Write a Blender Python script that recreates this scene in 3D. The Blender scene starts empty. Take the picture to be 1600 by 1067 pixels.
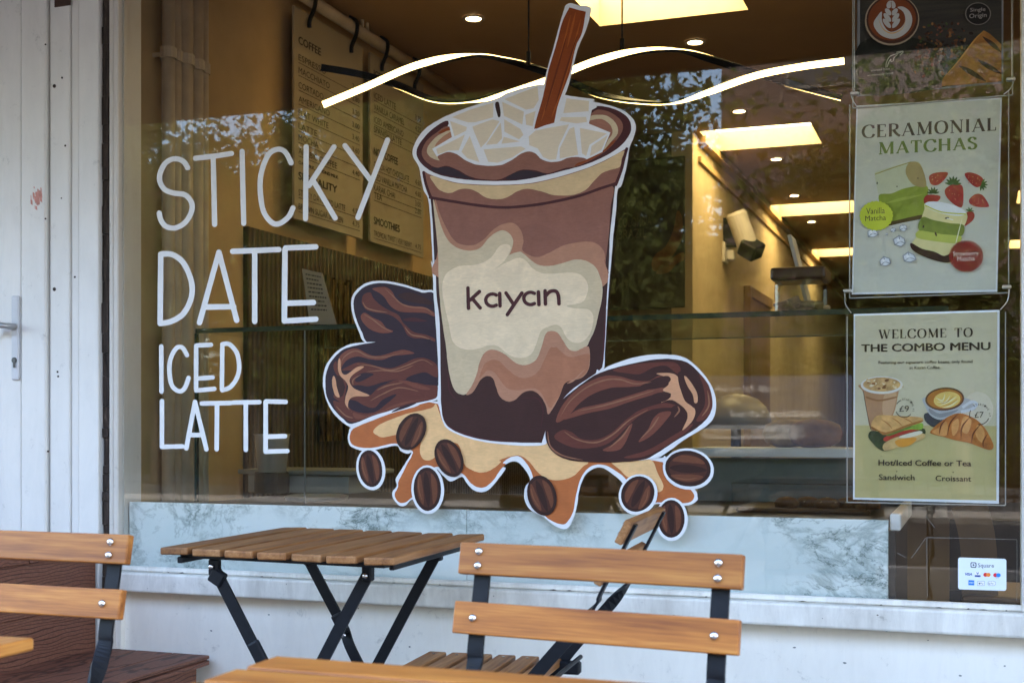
import bpy, bmesh, math, random
from mathutils import Vector, Matrix
from mathutils.geometry import tessellate_polygon
R = math.radians
SC = bpy.context.scene
COL = SC.collection
random.seed(7)

# ------------------------------------------------------------------ camera, world, sun, exposure
TH = R(20.0); CS, SN = math.cos(TH), math.sin(TH)
CAM = Vector((0.0, -3.1, 0.96))
cam_d = bpy.data.cameras.new("camera"); cam = bpy.data.objects.new("camera", cam_d); COL.objects.link(cam)
cam.location = CAM; cam.rotation_euler = (R(90), 0, TH)
cam_d.lens = 45.0; cam_d.sensor_width = 36.0; cam_d.shift_y = 0.0834
cam_d.dof.use_dof = True; cam_d.dof.focus_distance = 3.35; cam_d.dof.aperture_fstop = 8.0
cam_d.clip_start = 0.05; cam_d.clip_end = 500
SC.camera = cam

W = bpy.data.worlds.new("World"); SC.world = W; W.use_nodes = True
wn = W.node_tree
sky = wn.nodes.new("ShaderNodeTexSky"); sky.sky_type = 'NISHITA'; sky.sun_disc = False
SUN_EL, SUN_AZ = R(40), R(24)
sky.sun_elevation = SUN_EL; sky.sun_rotation = SUN_AZ
sky.air_density = 1.0; sky.dust_density = 4.0; sky.ozone_density = 0.5
wn.links.new(sky.outputs[0], wn.nodes["Background"].inputs[0])
wn.nodes["Background"].inputs[1].default_value = 0.15

sd = bpy.data.lights.new("sun", 'SUN'); sd.energy = 0.55; sd.angle = R(2.0); sd.color = (1.0, 0.96, 0.88)
sun = bpy.data.objects.new("sun", sd); COL.objects.link(sun)
# towards the sun: azimuth measured from +Y clockwise
sdir = Vector((math.sin(SUN_AZ)*math.cos(SUN_EL), math.cos(SUN_AZ)*math.cos(SUN_EL), math.sin(SUN_EL)))
sun.rotation_euler = sdir.to_track_quat('Z', 'Y').to_euler(); sun.location = (4, 9, 12)

SC.view_settings.view_transform = 'Standard'; SC.view_settings.look = 'None'
SC.view_settings.gamma = 1; SC.view_settings.exposure = 3.82
SC.cycles.use_denoising = True
SC.cycles.max_bounces = 8; SC.cycles.transparent_max_bounces = 24; SC.cycles.diffuse_bounces = 4; SC.cycles.glossy_bounces = 3
SC.cycles.caustics_reflective = False; SC.cycles.caustics_refractive = False
SC.cycles.sample_clamp_indirect = 4.0

# ------------------------------------------------------------------ rays of the photograph's pixels onto world planes
def ray(px, py):
    u = (px - 800.0)/2000.0; v = (667.0 - py)/2000.0
    return Vector((-SN + CS*u, CS + SN*u, v))
def onY(px, py, Y=0.0):
    d = ray(px, py); return CAM + d*((Y - CAM.y)/d.y)
def onX(px, py, X):
    d = ray(px, py); return CAM + d*((X - CAM.x)/d.x)
def onZ(px, py, Z):
    d = ray(px, py); return CAM + d*((Z - CAM.z)/d.z)

# ------------------------------------------------------------------ object helpers
ORG = {}
def thing(name, label, cat, loc=(0, 0, 0), group=None, kind=None):
    o = bpy.data.objects.new(name, None); COL.objects.link(o); o.location = loc; o.empty_display_size = 0.1
    ORG[o.name] = Vector(loc); o['label'] = label; o['category'] = cat
    if group: o['group'] = group
    if kind: o['kind'] = kind
    return o
def tag(o, label=None, cat=None, group=None, kind=None):
    if label: o['label'] = label
    if cat: o['category'] = cat
    if group: o['group'] = group
    if kind: o['kind'] = kind
    return o
def copy_tree(o, parent=None):
    c = o.copy(); COL.objects.link(c)
    if parent: c.parent = parent
    for ch in list(o.children): copy_tree(ch, c)
    return c

def cr(pts, closed=True, n=5):
    """Catmull-Rom through the points; a point given twice stays a corner"""
    P = [Vector(p) for p in pts]; out = []; m = len(P)
    rng = range(m) if closed else range(m-1)
    for i in rng:
        p1, p2 = P[i], P[(i+1) % m]
        if (p1-p2).length < 1e-9: continue
        p0 = P[i-1] if (closed or i > 0) else p1
        p3 = P[(i+2) % m] if (closed or i+2 < m) else p2
        for k in range(n):
            t = k/n
            out.append(0.5*((2*p1) + (p2-p0)*t + (2*p0-5*p1+4*p2-p3)*t*t + (3*p1-p0-3*p2+p3)*t*t*t))
    if not closed: out.append(P[-1])
    return out

class MB:
    def __init__(s): s.v = []; s.f = []; s.m = []; s.mats = []; s.mi = 0
    def use(s, mat):
        if mat not in s.mats: s.mats.append(mat)
        s.mi = s.mats.index(mat); return s
    def add(s, verts, faces):
        b = len(s.v); s.v += [Vector(x) for x in verts]
        for f in faces: s.f.append(tuple(b+i for i in f)); s.m.append(s.mi)
        return s
    def poly(s, pts):
        pts = [Vector(p) for p in pts]
        tris = tessellate_polygon([pts]); s.add(pts, [t if True else t for t in tris]); return s
    def box(s, c, size, rot=None, bev=0.0, seg=1):
        bm = bmesh.new(); bmesh.ops.create_cube(bm, size=1.0)
        for v in bm.verts: v.co = Vector((v.co.x*size[0], v.co.y*size[1], v.co.z*size[2]))
        if bev > 0: bmesh.ops.bevel(bm, geom=bm.edges[:], offset=bev, segments=seg, affect='EDGES', profile=0.5)
        M = Matrix.Translation(Vector(c)) @ (rot.to_4x4() if rot else Matrix.Identity(4))
        bm.verts.index_update()
        s.add([M @ v.co for v in bm.verts], [[v.index for v in f.verts] for f in bm.faces]); bm.free(); return s
    def span(s, lo, hi, bev=0.0, seg=1):
        lo, hi = Vector(lo), Vector(hi); return s.box((lo+hi)/2, hi-lo, None, bev, seg)
    def sweep(s, pts, w, t, normals=None, caps=True):
        """flat bar: width w along normals x tangent, thickness t along normals"""
        P = [Vector(p) for p in pts]; n = len(P); rings = []
        for i in range(n):
            tan = (P[min(i+1, n-1)] - P[max(i-1, 0)]).normalized()
            nn = Vector(normals[i] if isinstance(normals, list) else normals)
            side = tan.cross(nn).normalized(); nn = side.cross(tan).normalized()
            ww = w[i] if isinstance(w, list) else w; tt = t[i] if isinstance(t, list) else t
            rings.append([P[i]+side*ww/2+nn*tt/2, P[i]-side*ww/2+nn*tt/2, P[i]-side*ww/2-nn*tt/2, P[i]+side*ww/2-nn*tt/2])
        f = []
        for i in range(n-1):
            for k in range(4): f.append((i*4+k, i*4+(k+1) % 4, (i+1)*4+(k+1) % 4, (i+1)*4+k))
        if caps: f += [(3, 2, 1, 0), tuple((n-1)*4+k for k in range(4))]
        return s.add([v for r in rings for v in r], f)
    def tube(s, pts, r, seg=10, caps=True):
        P = [Vector(p) for p in pts]; n = len(P); V = []; f = []
        up = Vector((0.31, 0.17, 0.93))
        for i in range(n):
            tan = (P[min(i+1, n-1)] - P[max(i-1, 0)]).normalized()
            a = tan.cross(up); a = a.normalized() if a.length > 1e-4 else Vector((1, 0, 0)); b = tan.cross(a).normalized()
            rr = r[i] if isinstance(r, (list, tuple)) else r
            V += [P[i] + (a*math.cos(2*math.pi*k/seg) + b*math.sin(2*math.pi*k/seg))*rr for k in range(seg)]
        for i in range(n-1):
            for k in range(seg): f.append((i*seg+k, i*seg+(k+1) % seg, (i+1)*seg+(k+1) % seg, (i+1)*seg+k))
        if caps: f += [tuple(range(seg))[::-1], tuple((n-1)*seg+k for k in range(seg))]
        return s.add(V, f)
    def lathe(s, c, prof, axis=Vector((0, 0, 1)), seg=24, caps=True):
        """prof: list of (radius, height) along axis from c"""
        ax = Vector(axis).normalized(); a = ax.orthogonal().normalized(); b = ax.cross(a); c = Vector(c); V = []; f = []
        for r, h in prof: V += [c + ax*h + (a*math.cos(2*math.pi*k/seg) + b*math.sin(2*math.pi*k/seg))*max(r, 1e-5) for k in range(seg)]
        for i in range(len(prof)-1):
            for k in range(seg): f.append((i*seg+k, i*seg+(k+1) % seg, (i+1)*seg+(k+1) % seg, (i+1)*seg+k))
        if caps: f += [tuple(range(seg))[::-1], tuple((len(prof)-1)*seg+k for k in range(seg))]
        return s.add(V, f)
    def build(s, name, mat=None, parent=None, smooth=False, label=None):
        org = Vector((0, 0, 0))
        if parent: org = ORG.get(parent.name, Vector((0, 0, 0)))
        me = bpy.data.meshes.new(name); me.from_pydata([v-org for v in s.v], [], s.f)
        for mm in (s.mats if s.mats else [mat]): me.materials.append(mm)
        if s.mats: me.polygons.foreach_set("material_index", s.m)
        if smooth: me.polygons.foreach_set("use_smooth", [True]*len(me.polygons))
        me.update()
        o = bpy.data.objects.new(name, me); COL.objects.link(o)
        if parent: o.parent = parent; ORG[o.name] = org
        if label: o['label'] = label
        return o
def fix(o):
    bm = bmesh.new(); bm.from_mesh(o.data); bmesh.ops.recalc_face_normals(bm, faces=bm.faces[:]); bm.to_mesh(o.data); bm.free(); return o

# ------------------------------------------------------------------ materials
def lin(c): c /= 255.0; return c/12.92 if c <= 0.04045 else ((c+0.055)/1.055)**2.4
def srgb(r, g, b, k=1.0): return (lin(r)*k, lin(g)*k, lin(b)*k, 1)
MATS = {}
class NT:
    def __init__(s, name):
        s.m = bpy.data.materials.new(name); s.m.use_nodes = True; s.t = s.m.node_tree; s.b = s.t.nodes["Principled BSDF"]; s.out = s.t.nodes["Material Output"]
    def n(s, typ, **kw):
        x = s.t.nodes.new(typ)
        for k, v in kw.items():
            if k.startswith('i_'): x.inputs[k[2:].replace('_', ' ')].default_value = v
            else: setattr(x, k, v)
        return x
    def l(s, a, b): s.t.links.new(a, b)
    def ramp(s, fac, stops):
        r = s.n("ShaderNodeValToRGB"); e = r.color_ramp.elements
        while len(e) < len(stops): e.new(0.5)
        for el, (p, c) in zip(e, stops): el.position = p; el.color = c if len(c) == 4 else (*c, 1)
        s.l(fac, r.inputs[0]); return r.outputs[0]
    def coord(s, scale=(1, 1, 1), rnd=False, kind='Object'):
        tc = s.n("ShaderNodeTexCoord"); mp = s.n("ShaderNodeMapping"); mp.inputs['Scale'].default_value = scale
        s.l(tc.outputs[kind], mp.inputs['Vector'])
        if rnd:
            oi = s.n("ShaderNodeObjectInfo"); mu = s.n("ShaderNodeMath", operation='MULTIPLY'); mu.inputs[1].default_value = 37.0
            s.l(oi.outputs['Random'], mu.inputs[0]); cb = s.n("ShaderNodeCombineXYZ")
            for k in range(3): s.l(mu.outputs[0], cb.inputs[k])
            s.l(cb.outputs[0], mp.inputs['Location'])
        return mp.outputs[0]
    def noise(s, vec, scale=5, detail=4, rough=0.55, dist=0.0):
        x = s.n("ShaderNodeTexNoise"); x.inputs['Scale'].default_value = scale; x.inputs['Detail'].default_value = detail
        x.inputs['Roughness'].default_value = rough; x.inputs['Distortion'].default_value = dist; s.l(vec, x.inputs['Vector']); return x.outputs['Fac']
    def mix(s, fac, a, b, blend='MIX'):
        x = s.n("ShaderNodeMix", data_type='RGBA', blend_type=blend)
        for sock, val in ((x.inputs[0], fac), (x.inputs[6], a), (x.inputs[7], b)):
            if hasattr(val, 'is_output'): s.l(val, sock)
            else: sock.default_value = val
        return x.outputs[2]
    def math(s, op, a, b=None):
        x = s.n("ShaderNodeMath", operation=op)
        for k, val in enumerate((a, b)):
            if val is None: continue
            if hasattr(val, 'is_output'): s.l(val, x.inputs[k])
            else: x.inputs[k].default_value = val
        return x.outputs[0]
    def bump(s, h, strength=0.2, dist=0.01):
        x = s.n("ShaderNodeBump"); x.inputs['Strength'].default_value = strength; x.inputs['Distance'].default_value = dist
        s.l(h, x.inputs['Height']); s.l(x.outputs[0], s.b.inputs['Normal'])
    def col(s, c):
        if hasattr(c, 'is_output'): s.l(c, s.b.inputs['Base Color'])
        else: s.b.inputs['Base Color'].default_value = c
    def p(s, **kw):
        for k, v in kw.items(): s.b.inputs[k.replace('_', ' ')].default_value = v
        return s
def sc(c, k): return (min(c[0]*k, .95), min(c[1]*k, .95), min(c[2]*k, .95), 1)

def flat(name, c, rough=0.6, var=0.12, nscale=18, spec=0.3, metal=0.0):
    if name in MATS: return MATS[name]
    t = NT(name); f = t.noise(t.coord(), nscale, 4, .6)
    t.col(t.ramp(f, [(0.3, sc(c, 1-var)), (0.7, sc(c, 1+var))])); t.p(Roughness=rough, Metallic=metal); t.b.inputs['Specular IOR Level'].default_value = spec
    MATS[name] = t.m; return t.m
def paint(r, g, b, var=0.13):
    """hand-brushed paint of the window picture"""
    name = "paint_%d_%d_%d" % (r, g, b)
    if name in MATS: return MATS[name]
    c = (lin(r)*1.03, lin(g)*0.99, lin(b)*0.90, 1)
    t = NT(name); v = t.coord((1, 1, 1)); 
    f1 = t.noise(v, 14, 3, .6, 1.2); f2 = t.noise(t.coord((30, 30, 170)), 1.0, 3, .65, 2.2)
    f = t.math('ADD', t.math('MULTIPLY', f1, .5), t.math('MULTIPLY', f2, .5))
    t.col(t.ramp(f, [(0.32, sc(c, 1-var)), (0.5, c), (0.7, sc(c, 1+var*1.4))])); t.p(Roughness=0.5); t.b.inputs['Specular IOR Level'].default_value = 0.25
    t.bump(f2, 0.25, 0.002)
    MATS[name] = t.m; return t.m
def emit(name, c, k):
    t = NT(name); t.t.nodes.remove(t.b); e = t.n("ShaderNodeEmission"); e.inputs[0].default_value = c; e.inputs[1].default_value = k
    t.l(e.outputs[0], t.out.inputs[0]); MATS[name] = t.m; return t.m
def glass(name, tint=(1, 1, 1, 1), f0=0.05, rough=0.0, dirt=0.0):
    t = NT(name); t.t.nodes.remove(t.b)
    g = t.n("ShaderNodeNewGeometry"); dt = t.n("ShaderNodeVectorMath", operation='DOT_PRODUCT')
    t.l(g.outputs['Incoming'], dt.inputs[0]); t.l(g.outputs['Normal'], dt.inputs[1])
    c = t.math('ABSOLUTE', dt.outputs['Value']); p5 = t.math('POWER', t.math('SUBTRACT', 1.0, c), 5.0)
    fr = t.math('ADD', t.math('MULTIPLY', p5, 1-f0), f0)
    tr = t.n("ShaderNodeBsdfTransparent"); tr.inputs[0].default_value = tint
    gl = t.n("ShaderNodeBsdfGlossy"); gl.inputs['Roughness'].default_value = rough
    mx = t.n("ShaderNodeMixShader"); t.l(fr, mx.inputs[0]); t.l(tr.outputs[0], mx.inputs[1]); t.l(gl.outputs[0], mx.inputs[2])
    last = mx.outputs[0]
    if dirt > 0:
        df = t.n("ShaderNodeBsdfDiffuse"); df.inputs[0].default_value = (.7, .7, .7, 1)
        sp = t.n("ShaderNodeTexVoronoi"); sp.inputs['Scale'].default_value = 16; t.l(t.coord((1, 1, 1)), sp.inputs['Vector'])
        r_ = t.ramp(sp.outputs['Distance'], [(0.0, (1, 1, 1)), (0.045, (0, 0, 0))]); n2 = t.ramp(t.noise(t.coord(), 1.7, 3), [(0.5, (0, 0, 0)), (0.62, (1, 1, 1))])
        sm = t.ramp(t.noise(t.coord((1.5, 1, 5)), 1.2, 5, .7, .6), [(0.45, (0, 0, 0)), (0.85, (1, 1, 1))])
        fac = t.math('ADD', t.math('MULTIPLY', t.math('MULTIPLY', r_, n2), 0.18), t.math('MULTIPLY', sm, dirt))
        m2 = t.n("ShaderNodeMixShader"); t.l(fac, m2.inputs[0]); t.l(last, m2.inputs[1]); t.l(df.outputs[0], m2.inputs[2]); last = m2.outputs[0]
    t.l(last, t.out.inputs[0]); MATS[name] = t.m; return t.m

def wood(name, axis, c1, c2, c3, rough=0.42, fine=1.0):
    t = NT(name); s = [95, 95, 95]; s[axis] = 4.0; s2 = [16, 16, 16]; s2[axis] = 1.6; s3 = [400, 400, 400]; s3[axis] = 14
    a = t.noise(t.coord(tuple(s2), True), 1.0, 4, .55, 1.4); b = t.noise(t.coord(tuple(s), True), 1.0, 4, .6, .6); d = t.noise(t.coord(tuple(s3), True), 1.0, 2, .5)
    f = t.math('ADD', t.math('MULTIPLY', a, .42), t.math('ADD', t.math('MULTIPLY', b, .36), t.math('MULTIPLY', d, .22)))
    base = t.ramp(f, [(0.37, c1), (0.5, c2), (0.61, c3)])
    sk = [5.5, 9, 9]; sk[axis] = 2.6
    if axis == 1: sk = [9, 2.6, 9]
    vo = t.n("ShaderNodeTexVoronoi"); vo.inputs['Scale'].default_value = 1.0; t.l(t.coord(tuple(sk), True), vo.inputs['Vector'])
    kn = t.ramp(vo.outputs['Distance'], [(0.0, (1, 1, 1)), (0.045, (.55, .55, .55)), (0.10, (0, 0, 0))])
    oi = t.n("ShaderNodeObjectInfo"); tone = t.ramp(oi.outputs['Random'], [(0, (.80, .76, .72)), (.5, (1, 1, 1)), (1, (1.0, .93, .84))])
    base = t.mix(1.0, base, tone, 'MULTIPLY')
    t.l(t.mix(t.math('MULTIPLY', kn, .55), base, sc(c1, .38)), t.b.inputs['Base Color'])
    t.p(Roughness=rough); t.b.inputs['Specular IOR Level'].default_value = 0.4
    t.bump(f, 0.12, 0.002); MATS[name] = t.m; return t.m

A1, A2, A3 = (.23, .070, .014, 1), (.43, .152, .027, 1), (.57, .245, .050, 1)
M_WOODX = wood("oiled_wood_along_x", 0, A1, A2, A3); M_WOODY = wood("oiled_wood_along_y", 1, A1, A2, A3)
SH1, SH2, SH3 = (.16, .062, .021, 1), (.31, .138, .046, 1), (.42, .21, .085, 1)  # same wood as above, darkened in colour for the shade under the awning
M_SHADEX = wood("shaded_wood_along_x", 0, SH1, SH2, SH3, .55); M_SHADEY = wood("shaded_wood_along_y", 1, SH1, SH2, SH3, .55)
M_METAL = flat("black_powder_coat", (.008, .009, .012, 1), .5, .2, 60, .22)
M_CHROME = flat("bolt_steel", (.75, .75, .76, 1), .22, .05, 60, .5, 1.0)

def make_white(name, c, stain, amt, scale=(1, 1, 1)):
    t = NT(name); v = t.coord(scale)
    a = t.noise(v, 3.5, 6, .65, .4); b = t.noise(t.coord((9, 9, 2.0)), 2.2, 5, .7, .5); d = t.noise(t.coord((1, 1, 1)), 26, 5, .75, .3)
    f = t.ramp(t.math('ADD', t.math('MULTIPLY', a, .5), t.math('MULTIPLY', b, .5)), [(0.42, (0, 0, 0)), (0.75, (1, 1, 1))])
    g = t.ramp(d, [(0.60, (0, 0, 0)), (0.74, (1, 1, 1))])
    x = t.mix(t.math('MULTIPLY', f, amt), c, stain); x = t.mix(t.math('MULTIPLY', t.math('MULTIPLY', g, f), min(1, amt*2.2)), x, sc(stain, .45))
    t.l(x, t.b.inputs['Base Color']); t.p(Roughness=.45); t.bump(d, .10, .002); MATS[name] = t.m; return t.m
M_DOOR = make_white("door_white", (.77, .75, .72, 1), (.55, .54, .52, 1), .45)
M_SILL = make_white("weathered_white_paint", (.88, .85, .78, 1), (.40, .36, .31, 1), .8)
M_WALL = make_white("painted_render", (.92, .88, .80, 1), (.66, .63, .57, 1), .45)
M_POST = make_white("window_frame_paint", (.62, .58, .53, 1), (.45, .40, .34, 1), .5)

def decking(name, axis):
    t = NT(name); s = [9, 9, 9]; s[axis] = 2.4
    w = t.n("ShaderNodeTexWave"); w.wave_type = 'BANDS'; w.bands_direction = 'Z' if axis != 2 else 'X'
    w.inputs['Scale'].default_value = 3.4; w.inputs['Distortion'].default_value = 13.0; w.inputs['Detail'].default_value = 2.5; w.inputs['Detail Scale'].default_value = .55
    t.l(t.coord(tuple(s), True), w.inputs['Vector'])
    f2 = t.noise(t.coord((60, 60, 60)), 2, 4)
    f = t.ramp(w.outputs['Fac'], [(0.0, (0, 0, 0)), (.22, (1, 1, 1))])
    base = t.ramp(f2, [(.3, (.17, .062, .036, 1)), (.7, (.25, .10, .06, 1))])
    t.l(t.mix(f, (.075, .027, .017, 1), base), t.b.inputs['Base Color']); t.p(Roughness=.6); t.bump(f, .35, .004); MATS[name] = t.m; return t.m
M_DECKY = decking("composite_board_along_y", 1); M_DECKX = decking("composite_board_along_x", 0)

def marble():
    t = NT("white_marble"); v = t.coord((1, 1, 1.3))
    wv = t.n("ShaderNodeTexNoise"); wv.inputs['Scale'].default_value = 2.2; wv.inputs['Detail'].default_value = 5; t.l(v, wv.inputs['Vector'])
    mx = t.n("ShaderNodeMix", data_type='VECTOR'); mx.inputs[0].default_value = .16; t.l(v, mx.inputs[4]); t.l(wv.outputs['Color'], mx.inputs[5])
    n1 = t.noise(mx.outputs[1], 4.6, 9, .68, .35); n2 = t.noise(mx.outputs[1], 9.5, 8, .68, .4)
    vein = t.ramp(t.math('ABSOLUTE', t.math('SUBTRACT', n1, .52)), [(0, (1, 1, 1)), (.010, (.75, .75, .75)), (.05, (0, 0, 0))])
    vein2 = t.ramp(t.math('ABSOLUTE', t.math('SUBTRACT', n2, .5)), [(0, (.9, .9, .9)), (.020, (0, 0, 0))])
    gate = t.ramp(t.noise(v, 1.9, 3, .5), [(.42, (0, 0, 0)), (.54, (1, 1, 1))])
    cloud = t.ramp(t.noise(v, 3, 5, .6), [(.35, (.63, .69, .67, 1)), (.65, (.75, .79, .77, 1))])
    fac = t.math('MULTIPLY', t.math('ADD', vein, vein2), gate); fac = t.math('MINIMUM', t.math('MULTIPLY', fac, .62), 1.0)
    t.l(t.mix(fac, cloud, (.17, .22, .205, 1)), t.b.inputs['Base Color']); t.p(Roughness=.15); MATS["marble"] = t.m; return t.m
M_MARBLE = marble()
M_GLASS = glass("shop_glass", (.97, .98, .975, 1), .028, 0.0, .002)
M_CASE = glass("case_glass", (.93, .96, .95, 1), .018)
M_CLEAR = glass("clear_acrylic", (.95, .95, .95, 1), .02)
M_EDGE = flat("green_glass_edge", (.010, .03, .026, 1), .2, .1, 10, .5)

# ------------------------------------------------------------------ lettering
_TX = {}
def text2d(s, bold=0.0):
    k = (s, bold)
    if k in _TX: return _TX[k]
    cu = bpy.data.curves.new("t", 'FONT'); cu.body = s; cu.size = 1.0; cu.offset = bold; cu.resolution_u = 3
    ob = bpy.data.objects.new("t", cu); COL.objects.link(ob); dg = bpy.context.evaluated_depsgraph_get(); dg.update()
    me = bpy.data.meshes.new_from_object(ob.evaluated_get(dg))
    V = [(v.co.x, v.co.y) for v in me.vertices]; F = [tuple(p.vertices) for p in me.polygons]
    bpy.data.objects.remove(ob); bpy.data.meshes.remove(me); bpy.data.curves.remove(cu)
    _TX[k] = (V, F); return _TX[k]
def put_text(mb, s, p0, p1, h, up=Vector((0, 0, 1)), bold=0.0, shear=0.0, back=False):
    """writes s from p0 to p1 along the baseline, capitals h tall"""
    V, F = text2d(s, 0.0); p0, p1 = Vector(p0), Vector(p1)
    x0 = min(v[0] for v in V); x1 = max(v[0] for v in V); ex = (p1-p0)/(x1-x0); k = h/0.73; up = Vector(up)
    nrm = ex.cross(up).normalized()
    sh = [(0, 0)] if not bold else [(0, 0), (-bold, 0), (bold, 0), (-bold*.5, bold*.6), (bold*.5, -bold*.6)]      # heavy type: the letters struck again, a hair apart
    for i, (a, b) in enumerate(sh):
        mb.add([p0 + ex*(v[0]-x0+shear*v[1]+a) + up*((v[1]+b)*k) + nrm*(i*2e-5) for v in V], F)
    return mb
# ================================================================== setting outside
M_PAVE = flat("paving", (.12, .118, .113, 1), .85, .2, 9); M_ROAD = flat("asphalt", (.04, .04, .042, 1), .9, .25, 40); M_KERB = flat("kerb_stone", (.3, .29, .28, 1), .8, .2, 20)
def struct(name, mb, mat): return tag(mb.build(name, mat), kind='structure')
struct("pavement", MB().span((-40, -6.0, -.3), (40, 0.0, 0.0)), M_PAVE)
struct("kerb", MB().span((-40, -6.15, -.3), (40, -6.0, -.004)), M_KERB)
struct("road", MB().span((-60, -12.0, -.5), (60, -6.15, -.12)), M_ROAD)
struct("far_kerb", MB().span((-60, -12.14, -.3), (60, -12.001, .02)), M_KERB)
struct("ground", MB().span((-150, -160, -.6), (150, -12.0, -.05)), flat("far_paving", (.10, .10, .10, 1), .9, .35, 3))

# wall of the shop front: below the window, above it, and past both ends
XL = -2.394                                   # left edge of the window opening
wall = MB()
wall.span((XL+.0585, 0.02, 0.0), (1.2, .16, .49)); wall.span((XL, 0.03, 2.52), (5.0, .16, 3.6)); wall.span((1.2, .02, 0), (5, .16, 2.52)); wall.span((-8, .06, 0), (-4.2, .16, 3.6)); wall.span((-4.2, .06, 2.52), (XL, .16, 3.6))
struct("shop_wall", wall, M_WALL)

# inside of the shop
def beige(name, c, v=.10): return flat(name, c, .75, v, 4)
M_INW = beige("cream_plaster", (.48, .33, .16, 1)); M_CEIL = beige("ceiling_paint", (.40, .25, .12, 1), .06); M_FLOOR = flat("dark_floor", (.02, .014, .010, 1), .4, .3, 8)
XW = -2.62; ZC = 2.75; YB = 4.55; XP = -1.62; YF = 14.0; XR = 3.2
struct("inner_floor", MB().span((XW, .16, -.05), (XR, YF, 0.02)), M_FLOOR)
struct("inner_wall_side", MB().span((XW-.15, .16, 0), (XW, YB+.15, 3.2)), M_INW)
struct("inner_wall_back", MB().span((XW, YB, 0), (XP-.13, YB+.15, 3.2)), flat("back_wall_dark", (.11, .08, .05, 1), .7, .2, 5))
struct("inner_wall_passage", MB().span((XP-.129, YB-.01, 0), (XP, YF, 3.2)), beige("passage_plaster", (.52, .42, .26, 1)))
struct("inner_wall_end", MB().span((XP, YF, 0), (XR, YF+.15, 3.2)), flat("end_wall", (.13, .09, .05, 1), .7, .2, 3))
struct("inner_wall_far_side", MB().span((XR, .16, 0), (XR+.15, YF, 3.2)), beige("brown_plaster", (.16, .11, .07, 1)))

# ceiling with real openings for the light panels
PAN = []
for i in range(4):
    for j, x in enumerate((-1.255, 0.62, 2.2)):
        if i == 0 and j == 0: pass
        PAN.append((x, 2.11 + 2.75*i))
PW, PD = .66, .58
xs = sorted({XW, XR} | {x+s*PW/2 for x, _ in PAN for s in (-1, 1)}); ys = sorted({.16, YF} | {y+s*PD/2 for _, y in PAN for s in (-1, 1)})
cl = MB()
for a in range(len(xs)-1):
    for b in range(len(ys)-1):
        mx_, my_ = (xs[a]+xs[a+1])/2, (ys[b]+ys[b+1])/2
        if any(abs(mx_-x) < PW/2 and abs(my_-y) < PD/2 for x, y in PAN): continue
        cl.add([(xs[a], ys[b], ZC), (xs[a], ys[b+1], ZC), (xs[a+1], ys[b+1], ZC), (xs[a+1], ys[b], ZC)], [(0, 1, 2, 3)])
cl.add([(XW, .16, 3.2), (XW, YF, 3.2), (XR, YF, 3.2), (XR, .16, 3.2)], [(0, 1, 2, 3)])
struct("ceiling", cl, M_CEIL)
WARM = (1.0, .73, .32, 1)
M_PANEL = emit("warm_light_panel", WARM, 1.35); M_LED = emit("warm_led", (1.0, .64, .20, 1), 1.2); M_SPOT = emit("warm_spot", (1, .74, .38, 1), 2.4)
M_FRAME = flat("panel_recess_white", (.42, .36, .26, 1), .6, .03)
seen_names = ["nearest the glass", "second from the glass", "third from the glass", "farthest back"]
side_names = ["by the passage wall", "behind the posters", "by the far wall"]
k = 0
for i in range(4):
    for j in range(3):
        x, y = PAN[k]; k += 1
        t = thing("ceiling_light", "warm recessed ceiling panel %s, %s" % (side_names[j], seen_names[i]), "ceiling light", (x, y, ZC), "warm light panels in the ceiling")
        m = MB(); h = .12
        x0, x1, y0, y1 = x-PW/2, x+PW/2, y-PD/2, y+PD/2
        for a, b in (((x0, y0), (x1, y0)), ((x1, y0), (x1, y1)), ((x1, y1), (x0, y1)), ((x0, y1), (x0, y0))):
            m.add([(*a, ZC-.004), (*b, ZC-.004), (*b, ZC+h), (*a, ZC+h)], [(0, 1, 2, 3)])
        m.build("frame", M_FRAME, t)
        MB().span((x0, y0, ZC+h), (x1, y1, ZC+h+.02)).build("diffuser", M_PANEL, t)

spots = [onZ(740, 28, ZC), onZ(1086, 65, ZC), onZ(1155, 173, ZC), onZ(1213, 248, ZC), onZ(1241, 305, ZC), onZ(1268, 346, ZC), onZ(478, 65, ZC)]
swho = ["left of the painted straw, near the menu boards", "right of the painted straw, nearest of its row", "second of the row running down the passage", "third of the row running down the passage", "fourth of the row running down the passage", "last tiny one of the row down the passage", "above the first menu board"]
for p, w in zip(spots, swho):
    t = thing("downlight", "small round warm downlight %s" % w, "downlight", p, "round downlights in the ceiling")
    m = MB(); m.lathe((p.x, p.y, ZC-.008), [(.035, .006), (.035, .0), (.048, 0), (.048, .006)], seg=20, caps=False).build("rim", M_FRAME, t)
    MB().lathe((p.x, p.y, ZC-.004), [(.034, 0), (.034, .003)], seg=20).build("lamp", M_SPOT, t)

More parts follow.
